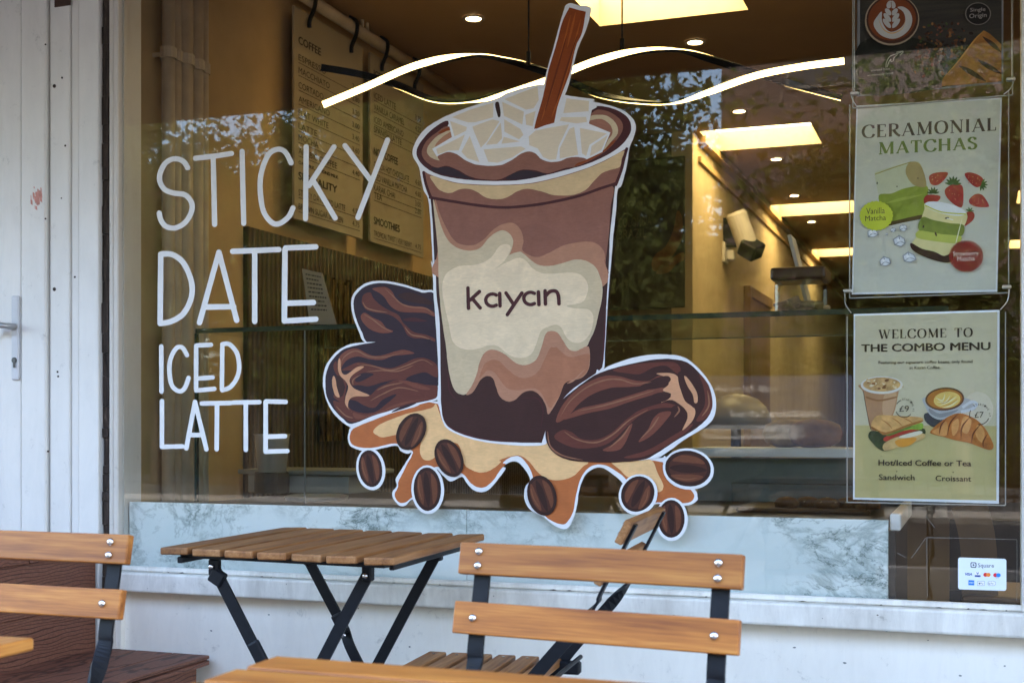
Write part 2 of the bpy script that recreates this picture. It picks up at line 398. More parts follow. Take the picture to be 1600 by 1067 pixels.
# twisted LED pendant
tp = thing("pendant_lamp", "black pendant of two twisted waving ribbons with glowing warm faces", "pendant lamp", onY(826, 100, 1.4))
ZP = 4.75
def camp(px, py, dz=0.0):
    d = ray(px, py); return CAM + d*(ZP + dz)
def ribbon(pts, ph0, ph1):
    """pts: centre line (px, py, half-turn phase in units of pi); the lit face turns away as the phase grows"""
    C = cr([Vector((a, b, c)) for a, b, c in pts], False, 10); P = []; Nn = []
    for i, q in enumerate(C):
        P.append(camp(q.x, q.y, -.06*math.cos(q.z*math.pi)))
    for i, q in enumerate(C):
        tan = (P[min(i+1, len(P)-1)]-P[max(i-1, 0)]).normalized(); view = (CAM-P[i]).normalized()
        sd_ = tan.cross(view).normalized(); n0 = sd_.cross(tan).normalized(); a = q.z*math.pi
        Nn.append(n0*math.cos(a) - sd_*math.sin(a))
    body = MB().sweep(P, .026, .010, Nn); body.build("ribbon_housing", M_METAL, tp)
    MB().sweep([p+n*.0062 for p, n in zip(P, Nn)], .023, .0024, Nn).build("led_strip", M_LED, tp)
ribbon([(505, 164, 0), (570, 137, 0), (650, 103, 0.02), (735, 88, .46), (790, 95, .62), (850, 112, .9), (890, 128, 1.0), (935, 147, 1.25), (990, 158, 1.42), (1050, 160, 1.53), (1110, 142, 1.82), (1180, 119, 2.0), (1250, 105, 2.0), (1318, 96, 2.0)], 0, 2)
ribbon([(502, 106, -1), (560, 116, -1), (620, 133, -.8), (680, 156, -.62), (740, 157, -.46), (800, 143, -.16), (860, 124, 0), (930, 96, 0), (1000, 81, .32), (1060, 80, .5), (1110, 93, .8), (1165, 110, 1.0), (1235, 131, 1.2), (1315, 153, 1.35)], -1, 1)
for px, py in ((826, 98), (972, 78)):
    q = camp(px, py); MB().tube([q, (q.x, q.y, ZC)], .0035, 6).build("cable", M_METAL, tp)
    MB().tube([(q.x, q.y, q.z-.01), (q.x, q.y, q.z+.04)], .009, 8).build("cable_grip", M_METAL, tp)

# pipes on the side wall
M_PIPE = flat("painted_pipe", (.46, .38, .28, 1), .5, .12, 10)
for px, rr, w in ((263, .022, "thin one nearest the window glass"), (275, .018, "thinnest one, second from the glass"), (288, .030, "thick middle one"), (306, .026, "fourth from the glass"), (318, .018, "one nearest the menu boards")):
    q = onX(px, 300, XW+.06)
    t = thing("water_pipe", "cream painted vertical pipe on the inner side wall, %s" % w, "pipe", (q.x, q.y, 0), "vertical pipes on the side wall")
    MB().tube([(q.x, q.y, .02), (q.x, q.y, ZC)], rr, 14).build("tube", M_PIPE, t, True)
    z = onX(px, 78+.45*(px-250), XW+.06).z
    MB().tube([(q.x, q.y, z-.018), (q.x, q.y, z+.018)], rr+.006, 14).build("clip", M_PIPE, t)
    MB().tube([(XW, q.y, z), (q.x, q.y, z)], .008, 8).build("bracket", M_PIPE, t)

# slatted panelling below the boards
t_ = NT("slatted_panelling"); f_ = t_.n("ShaderNodeTexWave"); f_.bands_direction = 'Y'; f_.inputs['Scale'].default_value = 9; f_.inputs['Distortion'].default_value = .4; t_.l(t_.coord(), f_.inputs['Vector'])
g_ = t_.noise(t_.coord((40, 40, 3)), 1, 4); t_.col(t_.mix(f_.outputs['Fac'], (.010, .006, .004, 1), t_.ramp(g_, [(.3, (.05, .03, .015, 1)), (.7, (.12, .08, .04, 1))]))); t_.p(Roughness=.45); t_.bump(f_.outputs['Fac'], .6, .01)
q0 = onX(380, 350, XW)
tag(MB().span((XW, q0.y, .02), (XW+.02, YB, 1.72)).build("wall_panelling", t_.m), "dark brown vertically slatted panelling below the menu boards", "wall panelling")
t_ = NT("bead_curtain_gold"); g_ = t_.noise(t_.coord((70, 70, 9)), 1, 5, .7); t_.col(t_.ramp(g_, [(.42, (.02, .014, .006, 1)), (.56, (.16, .10, .03, 1)), (.68, (.55, .38, .13, 1))])); t_.p(Roughness=.3, Metallic=.4)  # bright gold glints are put into the colour by noise
qa, qb = onX(505, 460, XW+.05), onX(690, 470, XW+.05)
bc = MB()
yy = qa.y
while yy < qb.y:
    bc.span((XW+.03, yy, .9), (XW+.03+random.uniform(.012, .03), yy+.018, 1.60-random.uniform(0, .03))); yy += .024
tag(bc.build("slat_screen", t_.m), "gold-brown vertical rod screen with painted-in glints below the second menu board", "screen")

# ---------------- hanging menu boards on a rail
M_BOARD = flat("board_card", (.31, .26, .185, 1), .6, .06, 3); M_INK = flat("menu_ink", (.03, .022, .016, 1), .6, .05)
XB = XW + .075
tr_ = thing("hanging_rail", "cream round rail along the ceiling that the menu boards hang from", "rail", (XB, 3, 2.68))
ra, rb = onX(470, 2, XB), onX(660, 108, XB)
MB().tube([(XB, ra.y-.4, 2.69), (XB, rb.y+.5, 2.69)], .026, 14).build("pole", M_PIPE, tr_, True)
for px in (480, 546, 594, 645):
    q = onX(px, 40, XB); m = MB()
    m.sweep(cr([(XB, q.y, 2.725), (XB+.036, q.y, 2.70), (XB+.034, q.y, 2.65), (XB+.012, q.y, 2.60), (XB+.01, q.y, 2.57)], False, 4), .014, .01, Vector((0, 1, 0))).build("hook", M_METAL, tr_)
for px in (566, 574, 662): 
    q = onX(px, 40, XB); MB().tube([(XB, q.y, 2.69), (XB, q.y, ZC)], .008, 8).build("hanger", M_PIPE, tr_)
def board(x0, x1, lines, lab):
    a, b = onX(x0, 350, XB), onX(x1, 380, XB); zt, zb = 2.63, 1.785
    t = thing("menu_board", lab, "menu board", (XB, a.y, zb), "menu boards on the side wall")
    MB().span((XB-.012, a.y, zb), (XB, b.y, zt), .002).build("panel", M_BOARD, t)
    ink = MB()
    for s, py, hh, kind, price, wfrac in lines:
        p = onX(x0+6, py, XB+.002); ya, yb = a.y+.030, b.y-.03
        n = (yb-ya)*wfrac; z = p.z
        put_text(ink, s, (XB+.002, ya, z), (XB+.002, ya+n, z), hh, bold=.03 if kind == 'b' else 0)
        if kind != 'b': ink.add([(XB+.0015, ya, z-.008), (XB+.0015, yb, z-.008), (XB+.0015, yb, z-.0105), (XB+.0015, ya, z-.0105)], [(0, 1, 2, 3)])
        if price: put_text(ink, price, (XB+.002, yb-.075, z+.004), (XB+.002, yb-.008, z+.004), hh*.9)
    ink.build("lettering", M_INK, t)
H1 = .026
board(460, 567, [("COFFEE", 68, .032, 'b', "", .34), ("ESPRESSO", 94, H1, 'n', "2.40", .42), ("MACCHIATO", 114, H1, 'n', "2.80", .48), ("CORTADO", 137, H1, 'n', "3.20", .38), ("AMERICANO", 159, H1, 'n', "3.00", .48), ("FLAT WHITE", 180, H1, 'n', "3.40", .46), ("LATTE", 201, H1, 'n', "3.60", .28), ("MOCHA", 219, H1, 'n', "4.10", .30), ("ARABIC COFFEE", 240, H1, 'n', "4.40", .60), ("OAT MILK, ALMOND MILK", 256, .014, 'b', "", .62), ("SPECIALITY", 280, .032, 'b', "", .60), ("STICKY DATE ICED LATTE", 305, H1, 'n', "4.75", .74), ("BROWN SUGAR SHAKEN", 327, H1, 'n', "4.75", .70)], "cream hanging menu board headed COFFEE, nearest the window glass")
board(579, 662, [("ICED COFFEE", 121, .034, 'b', "", .56), ("ICED LATTE", 154, .03, 'n', "3.75", .44), ("VANILLA CARAMEL", 172, .03, 'n', "4.25", .62), ("ICED AMERICANO", 192, .03, 'n', "3.25", .60), ("SPANISH LATTE", 207, .03, 'n', "4.25", .56), ("NON COFFEE", 242, .034, 'b', "", .48), ("COCOA HOT CHOCOLATE", 262, .03, 'n', "4.60", .72), ("ICED VANILLA MATCHA", 281, .03, 'n', "4.60", .68), ("KARAK CHAI", 298, .03, 'n', "3.00", .42), ("TEA", 310, .03, 'n', "2.80", .16), ("SMOOTHIES", 350, .034, 'b', "", .52), ("TROPICAL TWIST | VERY BERRY", 369, .026, 'n', "4.75", .78)], "cream hanging menu board headed ICED COFFEE, beside the painted cup's rim")

# ---------------- picture on the back wall, speaker and sockets on the passage wall
q0, q1 = onY(868, 300, YB-.02), onY(1070, 480, YB-.02)
t = thing("wall_poster", "dark wall poster with two hands holding coffee beans, right of the painted cup", "poster", (q0.x, YB, 1.5))
t_ = NT("poster_dark_print"); g_ = t_.noise(t_.coord(), 2.5, 6, .6); t_.col(t_.ramp(g_, [(.35, (.012, .011, .008, 1)), (.7, (.045, .036, .022, 1))])); t_.p(Roughness=.5)
MB().span((q0.x, YB-.02, q1.z), (q1.x, YB, onY(1000, 250, YB).z), .003).build("print", t_.m, t)
def yb(px, py): return onY(px, py, YB-.023)
hand = MB()
for pts in ([(1058, 330), (1052, 360), (1040, 385), (1024, 398), (1018, 412), (1022, 424), (1036, 420), (1046, 408), (1056, 392), (1066, 372), (1066, 340)], [(1068, 394), (1052, 402), (1040, 412), (1028, 422), (1026, 428), (1044, 426), (1058, 412), (1069, 406)]):
    hand.poly([yb(*p) for p in cr(pts, True, 3)])
hand.build("printed_hands", flat("printed_skin", (.16, .07, .03, 1), .5, .35, 20), t)
pt = MB()
put_text(pt, "kayan", yb(978, 323), yb(1012, 320), .05); pt.build("small_heading", flat("faded_print", (.10, .08, .05, 1), .5, .1), t); pt = MB()
put_text(pt, "COLOMBIA", yb(966, 356), yb(1018, 352), .06); put_text(pt, "BRAZIL", yb(966, 374), yb(1010, 371), .06)
pt.build("lettering", flat("faded_print", (.10, .08, .05, 1), .5, .1), t)

XQ = XP + .02
q = onX(1160, 362, XP+.13)
t = thing("wall_speaker", "white boxy wall speaker with black grille pointing down from the passage wall", "speaker", (XP+.13, q.y, q.z))
M_SPK = flat("speaker_white", (.60, .58, .54, 1), .5, .05)
rot = Matrix.Rotation(R(-18), 3, 'Y') @ Matrix.Rotation(R(12), 3, 'X') @ Matrix.Rotation(R(-30), 3, 'Z')
MB().lathe(q - rot @ Vector((0, 0, .13)), [(.06, 0), (.07, .02), (.07, .25), (.06, .27)], rot @ Vector((0, 0, 1)), 20).build("cabinet", M_SPK, t); MB().box(q + rot @ Vector((0.035, -.02, -.13)), (.13, .13, .11), rot @ Matrix.Rotation(R(45), 3, 'Y'), .010).build("grille", M_METAL, t)
MB().box(((XP+q.x)/2-.02, q.y+.02, q.z), (q.x-XP, .05, .20), None, .01).build("bracket", M_METAL, t)
q = onX(1130, 395, XP)
t = thing("wall_socket", "small cream socket and plug on the passage wall left of the speaker", "socket", q)
MB().span((XP, q.y-.05, q.z-.07), (XP+.02, q.y+.09, q.z+.07), .006).build("plate", M_SPK, t); MB().span((XP+.02, q.y+.01, q.z-.05), (XP+.07, q.y+.07, q.z+.02), .008).build("plug", M_SPK, t)
qd = onX(1165, 440, XP)
t = thing("inner_door", "brown door frame low on the passage wall below the speaker", "door", (XP, qd.y, 0))
M_BRN = flat("brown_joinery", (.26, .17, .08, 1), .5, .12, 6)
MB().span((XP, qd.y, .02), (XP+.03, qd.y+1.0, 1.92)).build("leaf", M_BRN, t); MB().span((XP, qd.y-.08, .02), (XP+.05, qd.y, 2.0), .005).build("frame", M_BRN, t); MB().span((XP, qd.y, 1.92), (XP+.05, qd.y+1.0, 2.0), .005).build("frame", M_BRN, t)
# cornice on passage wall
struct("cornice", MB().span((XP, YB+.15, ZC-.16), (XP+.02, YF, ZC-.125)).span((XP, YB+.15, ZC-.045), (XP+.05, YF, ZC-.001)), M_INW)
# ================================================================== the window
GX1 = onY(1596, 600, 0).x
tw = thing("shop_window", "large shop window with clear glass between a cream post and weathered white sill", "window", (XL+.1, 0, .55))
MB().span((XL+.056, .004, .548), (GX1+.02, .010, 2.5)).build("pane", M_GLASS, tw)
m = MB(); m.span((XL+.0405, -.012, .45), (XL+.0575, .10, 2.52), .003); m.span((XL+.0578, .0105, .55), (XL+.062, .03, 2.5)); m.build("post", M_POST, tw)
m = MB(); m.span((GX1, -.02, .545), (GX1+.10, .10, 2.52), .004); m.build("side_frame", M_SILL, tw)
MB().span((XL+.058, -.02, 2.46), (GX1+.1, .10, 2.52), .004).build("head", M_SILL, tw)
m = MB(); m.span((XL+.050, -.040, .490), (GX1+.35, .12, .545), .006, 2); m.build("sill", M_SILL, tw)
m = MB(); m.span((XL+.0578, -.014, .546), (GX1+.02, .0035, .560), .003); m.build("glazing_bead", M_SILL, tw)
# broken mastic and splintered timber between door frame and window post
def rough_strip():
    m = MB(); z = 0.0; random.seed(3); 
    while z < 2.52:
        h = random.uniform(.02, .09); w0 = XL - .003 + random.uniform(-.002, .002); w1 = XL+.0185+random.uniform(-.002, .004)
        m.span((w0, -.004+random.uniform(-.003, .006), z), (w1, .05, min(z+h, 2.52))); z += h+random.uniform(.0005, .002)
    return m
t_ = NT("rotten_timber"); g_ = t_.noise(t_.coord((60, 60, 9)), 1.2, 6, .7); t_.col(t_.ramp(g_, [(.35, (.012, .008, .006, 1)), (.6, (.06, .04, .03, 1)), (.75, (.20, .16, .12, 1))])); t_.p(Roughness=.9); t_.bump(g_, .8, .01)
tag(rough_strip().build("timber_strip", t_.m), "dark cracked timber strip between the white door frame and window post", "timber strip")
m = MB(); m.span((XL+.0235, -.009, 0.0), (XL+.0400, .06, 2.52), .003); tag(m.build("grey_trim", M_POST), "narrow grey vertical trim beside the cracked timber strip", "trim")
struct("corner_pier", MB().span((XL+.0405, .0, 0), (XL+.058, .16, .449)), M_WALL)

# ================================================================== the door and its white boards
td = thing("white_door", "white plastic door and side boards with lever handle and a red smudge", "door", (-3.2, 0, .6))
def X0(px): return onY(px, 500, 0).x
def strip(a, b, name, y0=-.012, y1=.05, bev=.004): MB().span((X0(a), y0, .0), (X0(b), y1, 2.52), bev, 2).build(name, M_DOOR, td)
MB().span((X0(-420), -.002, .62), (X0(8), .05, 2.52), .003).build("leaf_panel", M_DOOR, td)
strip(9, 38.5, "leaf_stile", -.016); strip(40.5, 79.0, "door_frame", -.022, .05, .006); strip(82.0, 112.8, "board"); strip(113.3, 126.5, "board", -.006); strip(129, 159.8, "board", -.018)
MB().span((X0(79), .01, 0), (X0(82.0), .05, 2.52)).build("groove", flat("groove_dark", (.07, .07, .08, 1), .9), td)  # dark strip at the back of the gap between boards
MB().span((X0(126.5), .01, 0), (X0(129), .05, 2.52)).build("groove", MATS["groove_dark"], td)
hp = onY(25, 525, -.02); za, zb = onY(25, 594, -.02).z, onY(25, 462, -.02).z
hd = MB().span((hp.x-.014, -.026, za), (hp.x+.014, -.016, zb), .005, 3).build("handle_plate", flat("handle_white", (.58, .59, .62, 1), .35, .03), td)
hz = onY(25, 511, -.02).z
MB().tube(cr([(hp.x, -.024, hz), (hp.x, -.058, hz), (hp.x-.015, -.068, hz+.002), (hp.x-.06, -.07, hz+.004), (hp.x-.125, -.068, hz-.002)], False, 6), [.010]*6+[.009]*14+[.008]*5, 10).build("lever", flat("satin_lever", (.42, .42, .43, 1), .35, .05, 40, .5, .7), hd, True)
kz = onY(25, 563, -.02).z
m = MB(); m.lathe((hp.x, -.0255, kz), [(.0085, 0), (.0085, .004), (.007, .005)], Vector((0, -1, 0)), 16); m.span((hp.x-.004, -.030, kz-.022), (hp.x+.004, -.026, kz), .001); m.build("lock", flat("lock_dark", (.05, .05, .05, 1), .35, .1, 10, .5), hd)
for px, py, r in ((85, 135, .0055), (85, 452, .0055), (71, 70, .0025), (102, 228, .003), (97, 122, .003), (71, 342, .0025), (90, 581, .003), (91, 588, .003), (75, 705, .0028), (96, 310, .002), (117, 433, .003)):
    q = onY(px, py, -.0125 if px > 80 and px < 113 else (-.0225 if px < 80 else -.0065)); MB().lathe(q, [(r, -.0015), (r, .0012), (r*.5, .002)], Vector((0, -1, 0)), 10).build("screw_hole", flat("rust_hole", (.035, .022, .018, 1), .7, .2), td)
sm = MB(); random.seed(12)
for _ in range(46):
    px = 58+random.gauss(0, 3.6); py = 308+random.gauss(0, 7.5); w = random.uniform(.6, 1.8); h = random.uniform(1.5, 6.5); s_ = random.uniform(-1.2, 1.2)
    sm.poly([onY(px-w, py-h, -.0226-_*.00001), onY(px+w*.6+s_, py-h*.7, -.0226-_*.00001), onY(px+w+s_, py+h, -.0226-_*.00001), onY(px-w*.7, py+h*.6, -.0226-_*.00001)])
sm.build("red_smudge", flat("dry_red_paint", (.62, .30, .26, 1), .8, .2, 60), td)
m = MB(); a_, b_ = onY(86, -6, -.0128), onY(111, 9, -.0128); m.span((a_.x, -.0165, b_.z), (b_.x, -.0125, a_.z+.05), .001); m.build("hinge", flat("old_rust", (.06, .03, .022, 1), .7, .3, 60), td)

# ================================================================== deck steps
t1 = thing("deck_platform", "upper brown composite decking step with a grained side board below the white door", "step", (-3, -.5, 0))
XS = onY(162, 850, 0).x - .004
zt = .618
YD = -1.25
MB().span((-4.6, YD, 0), (XS-.026, -.03, zt-.026)).build("body", M_DECKX, t1)
for i in range(4): MB().span((XS-.025, YD, .005+i*.1475), (XS, -.03, .005+i*.1475+.1465), .002).build("side_board", M_DECKY, t1)
for i in range(9): MB().span((-4.6, YD-.02+i*.1365, zt-.025), (XS+.012, YD-.02+i*.1365+.1325, zt), .003).build("tread_board", M_DECKX, t1)
t2 = thing("deck_step", "lower brown composite decking step with an overhanging grooved edge, beside the sill wall", "step", (-2.2, -.5, 0))
XE = onY(325, 1028, -.02).x; zl = .318
for i in range(3): 
    w = (XE-XS-.004)/3
    MB().span((XS+.002+i*w, YD-.1, zl-.010), (XS+.002+(i+1)*w-.003, -.004, zl), .002).span((XS+.002+i*w, YD-.1, zl-.027), (XS+.002+(i+1)*w-.003, -.004, zl-.014), .002).span((XS+.002+i*w, YD-.1, zl-.0139), (XS+.002+(i+1)*w-.012, -.004, zl-.0101)).build("tread_board", M_DECKY, t2)
MB().span((XS+.002, YD-.08, 0), (XE-.045, -.01, zl-.028)).build("body", M_DECKY, t2)

# ================================================================== folding chairs
def arc_pts(pts, n=5): return cr(pts, False, n)
def make_chair(deg, wd_=M_WOODX):
    t = thing("folding_chair", "x", "chair", (0, 0, 0), "slatted wooden folding chairs")
    Wd = .43; BX = Wd/2 - .033
    lean = R(deg)
    rotb = Matrix.Rotation(lean, 3, 'X')          # leaning back (towards -y) as z grows
    top = Vector((0, -.175-.39*math.sin(lean), .765)); low = top + rotb @ Vector((0, 0, -.087))
    for c_, bolts in ((top, (.0105, -.0105)), (low, (0.0,))):
        s = MB().box(c_, (Wd, .015, .047), rotb, .0022, 2).build("back_slat", wd_, t)
        for sx in (-1, 1):
            for dz in bolts: MB().lathe(c_ + rotb @ Vector((sx*BX, .0075, dz)), [(.0062, 0), (.0062, .0012), (.0052, .0032), (.0030, .0046), (.0004, .0052)], rotb @ Vector((0, 1, 0)), 16).build("bolt", M_CHROME, s, True)
    for sx in (-1, 1):
        up_ = rotb @ Vector((0, 0, 1)); nrm = rotb @ Vector((0, 1, 0))
        P = [top + up_*.020 + Vector((sx*BX, 0, 0)) - nrm*.0105, low - up_*.036 + Vector((sx*BX, 0, 0)) - nrm*.0105, low - up_*.075 + Vector((sx*BX, 0, 0)) - nrm*.010, Vector((sx*(BX+.002), -.163, .47)), Vector((sx*(BX+.002), -.115, .40)), Vector((sx*(BX+.002), .05, .20)), Vector((sx*(BX+.002), .20, .012))]
        C = cr(P, False, 14); Nn = []
        for i, p in enumerate(C):
            f = min(1, max(0, (low.z-.050-p.z)/.085)); a = f*f*(3-2*f)*math.pi/2
            Nn.append(nrm*math.cos(a) + Vector((sx, 0, 0))*math.sin(a))
        MB().sweep(C, .025, .0055, Nn).build("side_bar", M_METAL, t)
        B2 = BX-.012
        MB().sweep(cr([(sx*B2, .165, .425), (sx*B2, .05, .30), (sx*B2, -.19, .012)], False, 6), .022, .006, Vector((1, 0, 0))).build("leg", M_METAL, t)
        MB().lathe((sx*(BX+.006), .012, .255), [(.006, 0), (.006, .003), (.003, .006)], Vector((sx, 0, 0)), 12).build("pivot_bolt", M_CHROME, t, True)
        MB().box((sx*B2, .01, .431), (.018, .33, .012), None, .002).build("seat_rail", M_METAL, t)
        MB().box((sx*(B2+.004), -.165, .437), (.024, .05, .028), None, .004).build("hinge", M_METAL, t)
    for i in range(6):
        y = -.125 + i*.054
        s = MB().box((0, y, .4455), (.40, .041, .016), None, .003, 2).build("seat_slat", wd_, t)
        for sx in (-1, 1): MB().lathe((sx*(BX-.012), y, .4535), [(.004, 0), (.003, .001)], Vector((0, 0, 1)), 10).build("screw", M_CHROME, s)
    MB().tube([(-BX, .16, .10), (BX, .16, .10)], .006, 8).build("stretcher", M_METAL, t)
    MB().tube([(-BX, -.188, .46), (BX, -.188, .46)], .005, 8).build("stretcher", M_METAL, t)
    return t
ch = make_chair(12)
def place(o, x, y, a, lab):
    o.location = (x, y, 0); o.rotation_euler = (0, 0, a); o['label'] = lab; ORG[o.name] = Vector((x, y, 0))
ch2, ch3 = copy_tree(ch), make_chair(27, M_SHADEX)
place(ch, -.536, -1.612, R(180-6.0), "wooden slatted folding chair in front of the sill, its lit backrest facing out")
place(ch2, -1.484, -1.650, R(180-.6), "wooden slatted folding chair before the brown steps, cut off at the picture edge")
place(ch3, -.985, -.625, R(95), "shaded folding chair seen from behind, tucked against the far table beside the sill")

# ================================================================== folding tables (slats along local y)
def make_table(L=.66, Wd=.545, skew=0.0, wd_=M_WOODY):
    t = thing("folding_table", "x", "table", (0, 0, 0), "square slatted folding tables")
    n = 7
    w = (Wd - (n-1)*.017)/n
    for i in range(n):
        x = -Wd/2 + w/2 + i*(w+.017)
        MB().box((x, random.uniform(-.003, .003)+x*math.tan(skew), .691), (w, L, .016), Matrix.Rotation(random.uniform(-.006, .006), 3, 'Z') @ Matrix.Rotation(random.uniform(-.035, .035), 3, 'Y'), .0035, 2).build("top_slat", wd_, t)
    for y in (-L/2+.045, L/2-.055, 0): MB().box((0, y, .678), (Wd-.06, .024, .008), Matrix.Rotation(skew, 3, 'Z'), .001).build("cross_bar", M_METAL, t)
    for sx in (-1, 1): MB().box((sx*(Wd/2-.04), 0, .671), (.012, L-.10, .014), None, .002).build("side_rail", M_METAL, t)
    for yy, d in ((-L/2+.075, 1), (L/2-.085, -1)):
        for hx in (-.175, .185): MB().box((hx, yy, .655), (.022, .022, .036), None, .003).build("hinge", M_METAL, t)
        a = cr([(-.175, yy-.004*d, .655), (-.12, yy-.004*d, .56), (-.065, yy-.004*d, .465), (-.035, yy+.006*d, .405), (.06, yy+.006*d, .25), (.235, yy+.006*d, .008)], False, 5)
        b = cr([(.185, yy+.006*d, .655), (.12, yy+.006*d, .54), (.02, yy+.006*d, .36), (-.03, yy-.006*d, .29), (-.225, yy-.006*d, .008)], False, 5)
        MB().sweep(a, .026, .006, Vector((0, 1, 0))).build("leg", M_METAL, t); MB().sweep(b, .026, .006, Vector((0, 1, 0))).build("leg", M_METAL, t)
        MB().box((-.166, yy-.004*d, .634), (.034, .018, .032), Matrix.Rotation(R(30), 3, 'Y'), .003).build("brace", M_METAL, t); sl = MB().box((-.066, yy-.009, .475), (.030, .012, .055), Matrix.Rotation(R(-30), 3, 'Y'), .005, 2); sl.build("brace", M_METAL, t)
        for x, z in ((-.175, .658), (.185, .650), (-.055, .448), (.018, .33)): MB().lathe((x, yy-.016 if d > 0 else yy-.014, z), [(.006, 0), (.006, .002), (.003, .005)], Vector((0, -1, 0)), 12).build("bolt", M_CHROME, t, True)
    return t
tb = make_table(.59, .575, R(-8), M_SHADEY); tb2 = make_table(); tb3 = copy_tree(tb2)
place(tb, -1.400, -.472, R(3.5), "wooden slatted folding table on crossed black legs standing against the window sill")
place(tb2, -.428, -2.095, R(89.5), "brightly lit slatted folding table along the bottom edge, in front of the facing chair")
place(tb3, -1.372, -2.14, R(0), "folding table at the left edge with only one corner of its top showing")
for i, o in enumerate((tb2, tb3)): pass

# flaked paint and knocks on the sill and wall
random.seed(31)
fl = MB()
for _ in range(34):
    x = random.uniform(XL+.15, GX1); z = random.choice([.5455, .5455, .5455, random.uniform(.497, .54)]); w = random.uniform(.004, .022) if z == .5455 else random.uniform(.002, .008); h = random.uniform(.001, .003)
    if z == .5455: fl.poly([(x, -.0145, z+.0012), (x+w*.6, -.0146, z+.0012+h), (x+w, -.0145, z+.0012+h*.3), (x+w*.5, -.0146, z+.0008)])
    else: fl.poly([(x, -.0402, z), (x+w*.3, -.0403, z+h), (x+w, -.0402, z+h*.4), (x+w*.6, -.0403, z-h*.7)])
fl.build("flaked_paint", flat("bare_timber", (.10, .08, .06, 1), .9, .4, 80), tw)
kn = MB()
for px, py in ((1241, 1011), (1570, 1040), (640, 1010), (560, 950), (420, 960), (1320, 1035), (262, 905), (870, 1000), (1450, 1000), (1500, 1055), (1385, 985), (330, 985)):
    q = onY(px, py, .0192); r = random.uniform(.0012, .003); kn.poly([q+Vector((r*1.6*math.cos(a)*random.uniform(.6, 1.2), 0, r*math.sin(a)*random.uniform(.6, 1.2))) for a in [i*.9 for i in range(7)]])
tag(kn.build("wall_scuffs", flat("scuff_grey", (.25, .25, .24, 1), .9, .3, 60)), kind='structure')
# ================================================================== painted picture on the glass
LAY = [0]
def gl(pts, layer):      # photograph pixels -> the outer face of the glass, layer by layer of paint
    return [onY(p[0], p[1], -.0008 - .000022*layer) for p in pts]
def zoomf(ox, oy, s): return lambda pts: [(ox + p[0]/s, oy + p[1]/s) for p in pts]
Z1 = zoomf(630, 130, 1448/380); Z2 = zoomf(630, 390, 1308/380); Z3 = zoomf(490, 420, 4.85); Z4 = zoomf(490, 600, 4.85); Z5 = zoomf(780, 540, 1239/360)
Z7 = zoomf(810, 0, 3.68); L3 = zoomf(180, 180, 2.808); L4 = zoomf(180, 480, 2.808)
def v2(pts): return [Vector((p[0], p[1], 0)) for p in pts]
def jit(C, amp=.22):
    return [Vector((p.x+random.uniform(-amp, amp), p.y+random.uniform(-amp, amp), 0)) for p in C]
class Art:
    def __init__(s, name, parent, layer): s.m = MB(); s.n = name; s.p = parent; s.k = layer
    def fill(s, pts, mat, smooth=True, amp=.18):
        s.m.use(mat); C = cr(v2(pts), True, 5) if smooth else v2(pts)
        s.k += 1; s.m.poly(gl(jit(C, amp), s.k)); return s
    def stroke(s, pts, w, mat, smooth=True, taper=False, amp=.12):
        C = cr(v2(pts), False, 6) if (smooth and len(pts) > 2) else v2(pts)
        if len(C) == 2: C = [C[0].lerp(C[1], i/6) for i in range(7)]
        s.k += 1; n = len(C); Lf = []; Rt = []
        for i, p in enumerate(C):
            t = (C[min(i+1, n-1)]-C[max(i-1, 0)]).normalized(); nn = Vector((-t.y, t.x, 0)); f = i/(n-1)
            ww = w/2*(1 if not taper else max(.08, math.sin(math.pi*min(1, f*1.0+.0))**.6 if 0 < f < 1 else .08)) + random.uniform(-amp, amp)
            Lf.append(p+nn*ww); Rt.append(p-nn*ww)
        s.m.use(mat); V = gl(Lf, s.k) + gl(Rt, s.k)
        s.m.add(V, [(i, i+1, n+i+1, n+i) for i in range(n-1)])
        if not taper:
            for e, q in ((0, 1), (n-1, n-2)):
                d = (C[e]-C[q]).normalized(); nn = Vector((-d.y, d.x, 0))
                cap = [C[e] + nn*(w/2*math.cos(a)) + d*(w/2*math.sin(a)) for a in [math.pi*i/8 for i in range(9)]]
                s.m.poly(gl(cap, s.k))
        return s
    def ell(s, cx, cy, rx, ry, rot, mat, a0=0, a1=360, n=28, amp=.18):
        c, d = math.cos(R(rot)), math.sin(R(rot)); pts = []
        for i in range(n):
            a = R(a0+(a1-a0)*i/n); x, y = rx*math.cos(a), ry*math.sin(a); pts.append((cx+x*c-y*d, cy+x*d+y*c))
        s.m.use(mat); s.k += 1; s.m.poly(gl(jit(v2(pts), amp), s.k)); return s
    def done(s, label=None): return s.m.build(s.n, None, s.p, label=label)

WHITE = paint(222, 226, 238, .05); MAROON = paint(70, 32, 36); PLUM = paint(58, 32, 30); NAVY = paint(46, 31, 42)
BROWN = paint(136, 92, 80); TAN = paint(170, 124, 102); MIDTAN = paint(160, 108, 84); GREYCREAM = paint(196, 180, 154); CREAM = paint(222, 204, 178); LID = paint(204, 178, 140)
ICE = paint(216, 204, 186, .06); RUST = paint(132, 62, 24); RUSTH = paint(112, 64, 52); RUSTD = paint(94, 50, 42); RUSTL = paint(136, 94, 74); PEACH = paint(196, 146, 114)
CARA = paint(176, 102, 58); CARAL = paint(224, 184, 136); BEANB = paint(104, 62, 44); BEAND = paint(50, 28, 24); BEANM = paint(72, 40, 32); TANB = paint(150, 104, 90)

tm = thing("window_painting", "hand-painted iced drink cup with dates, beans and caramel splash on the glass", "painting", onY(820, 600, 0))
random.seed(5)
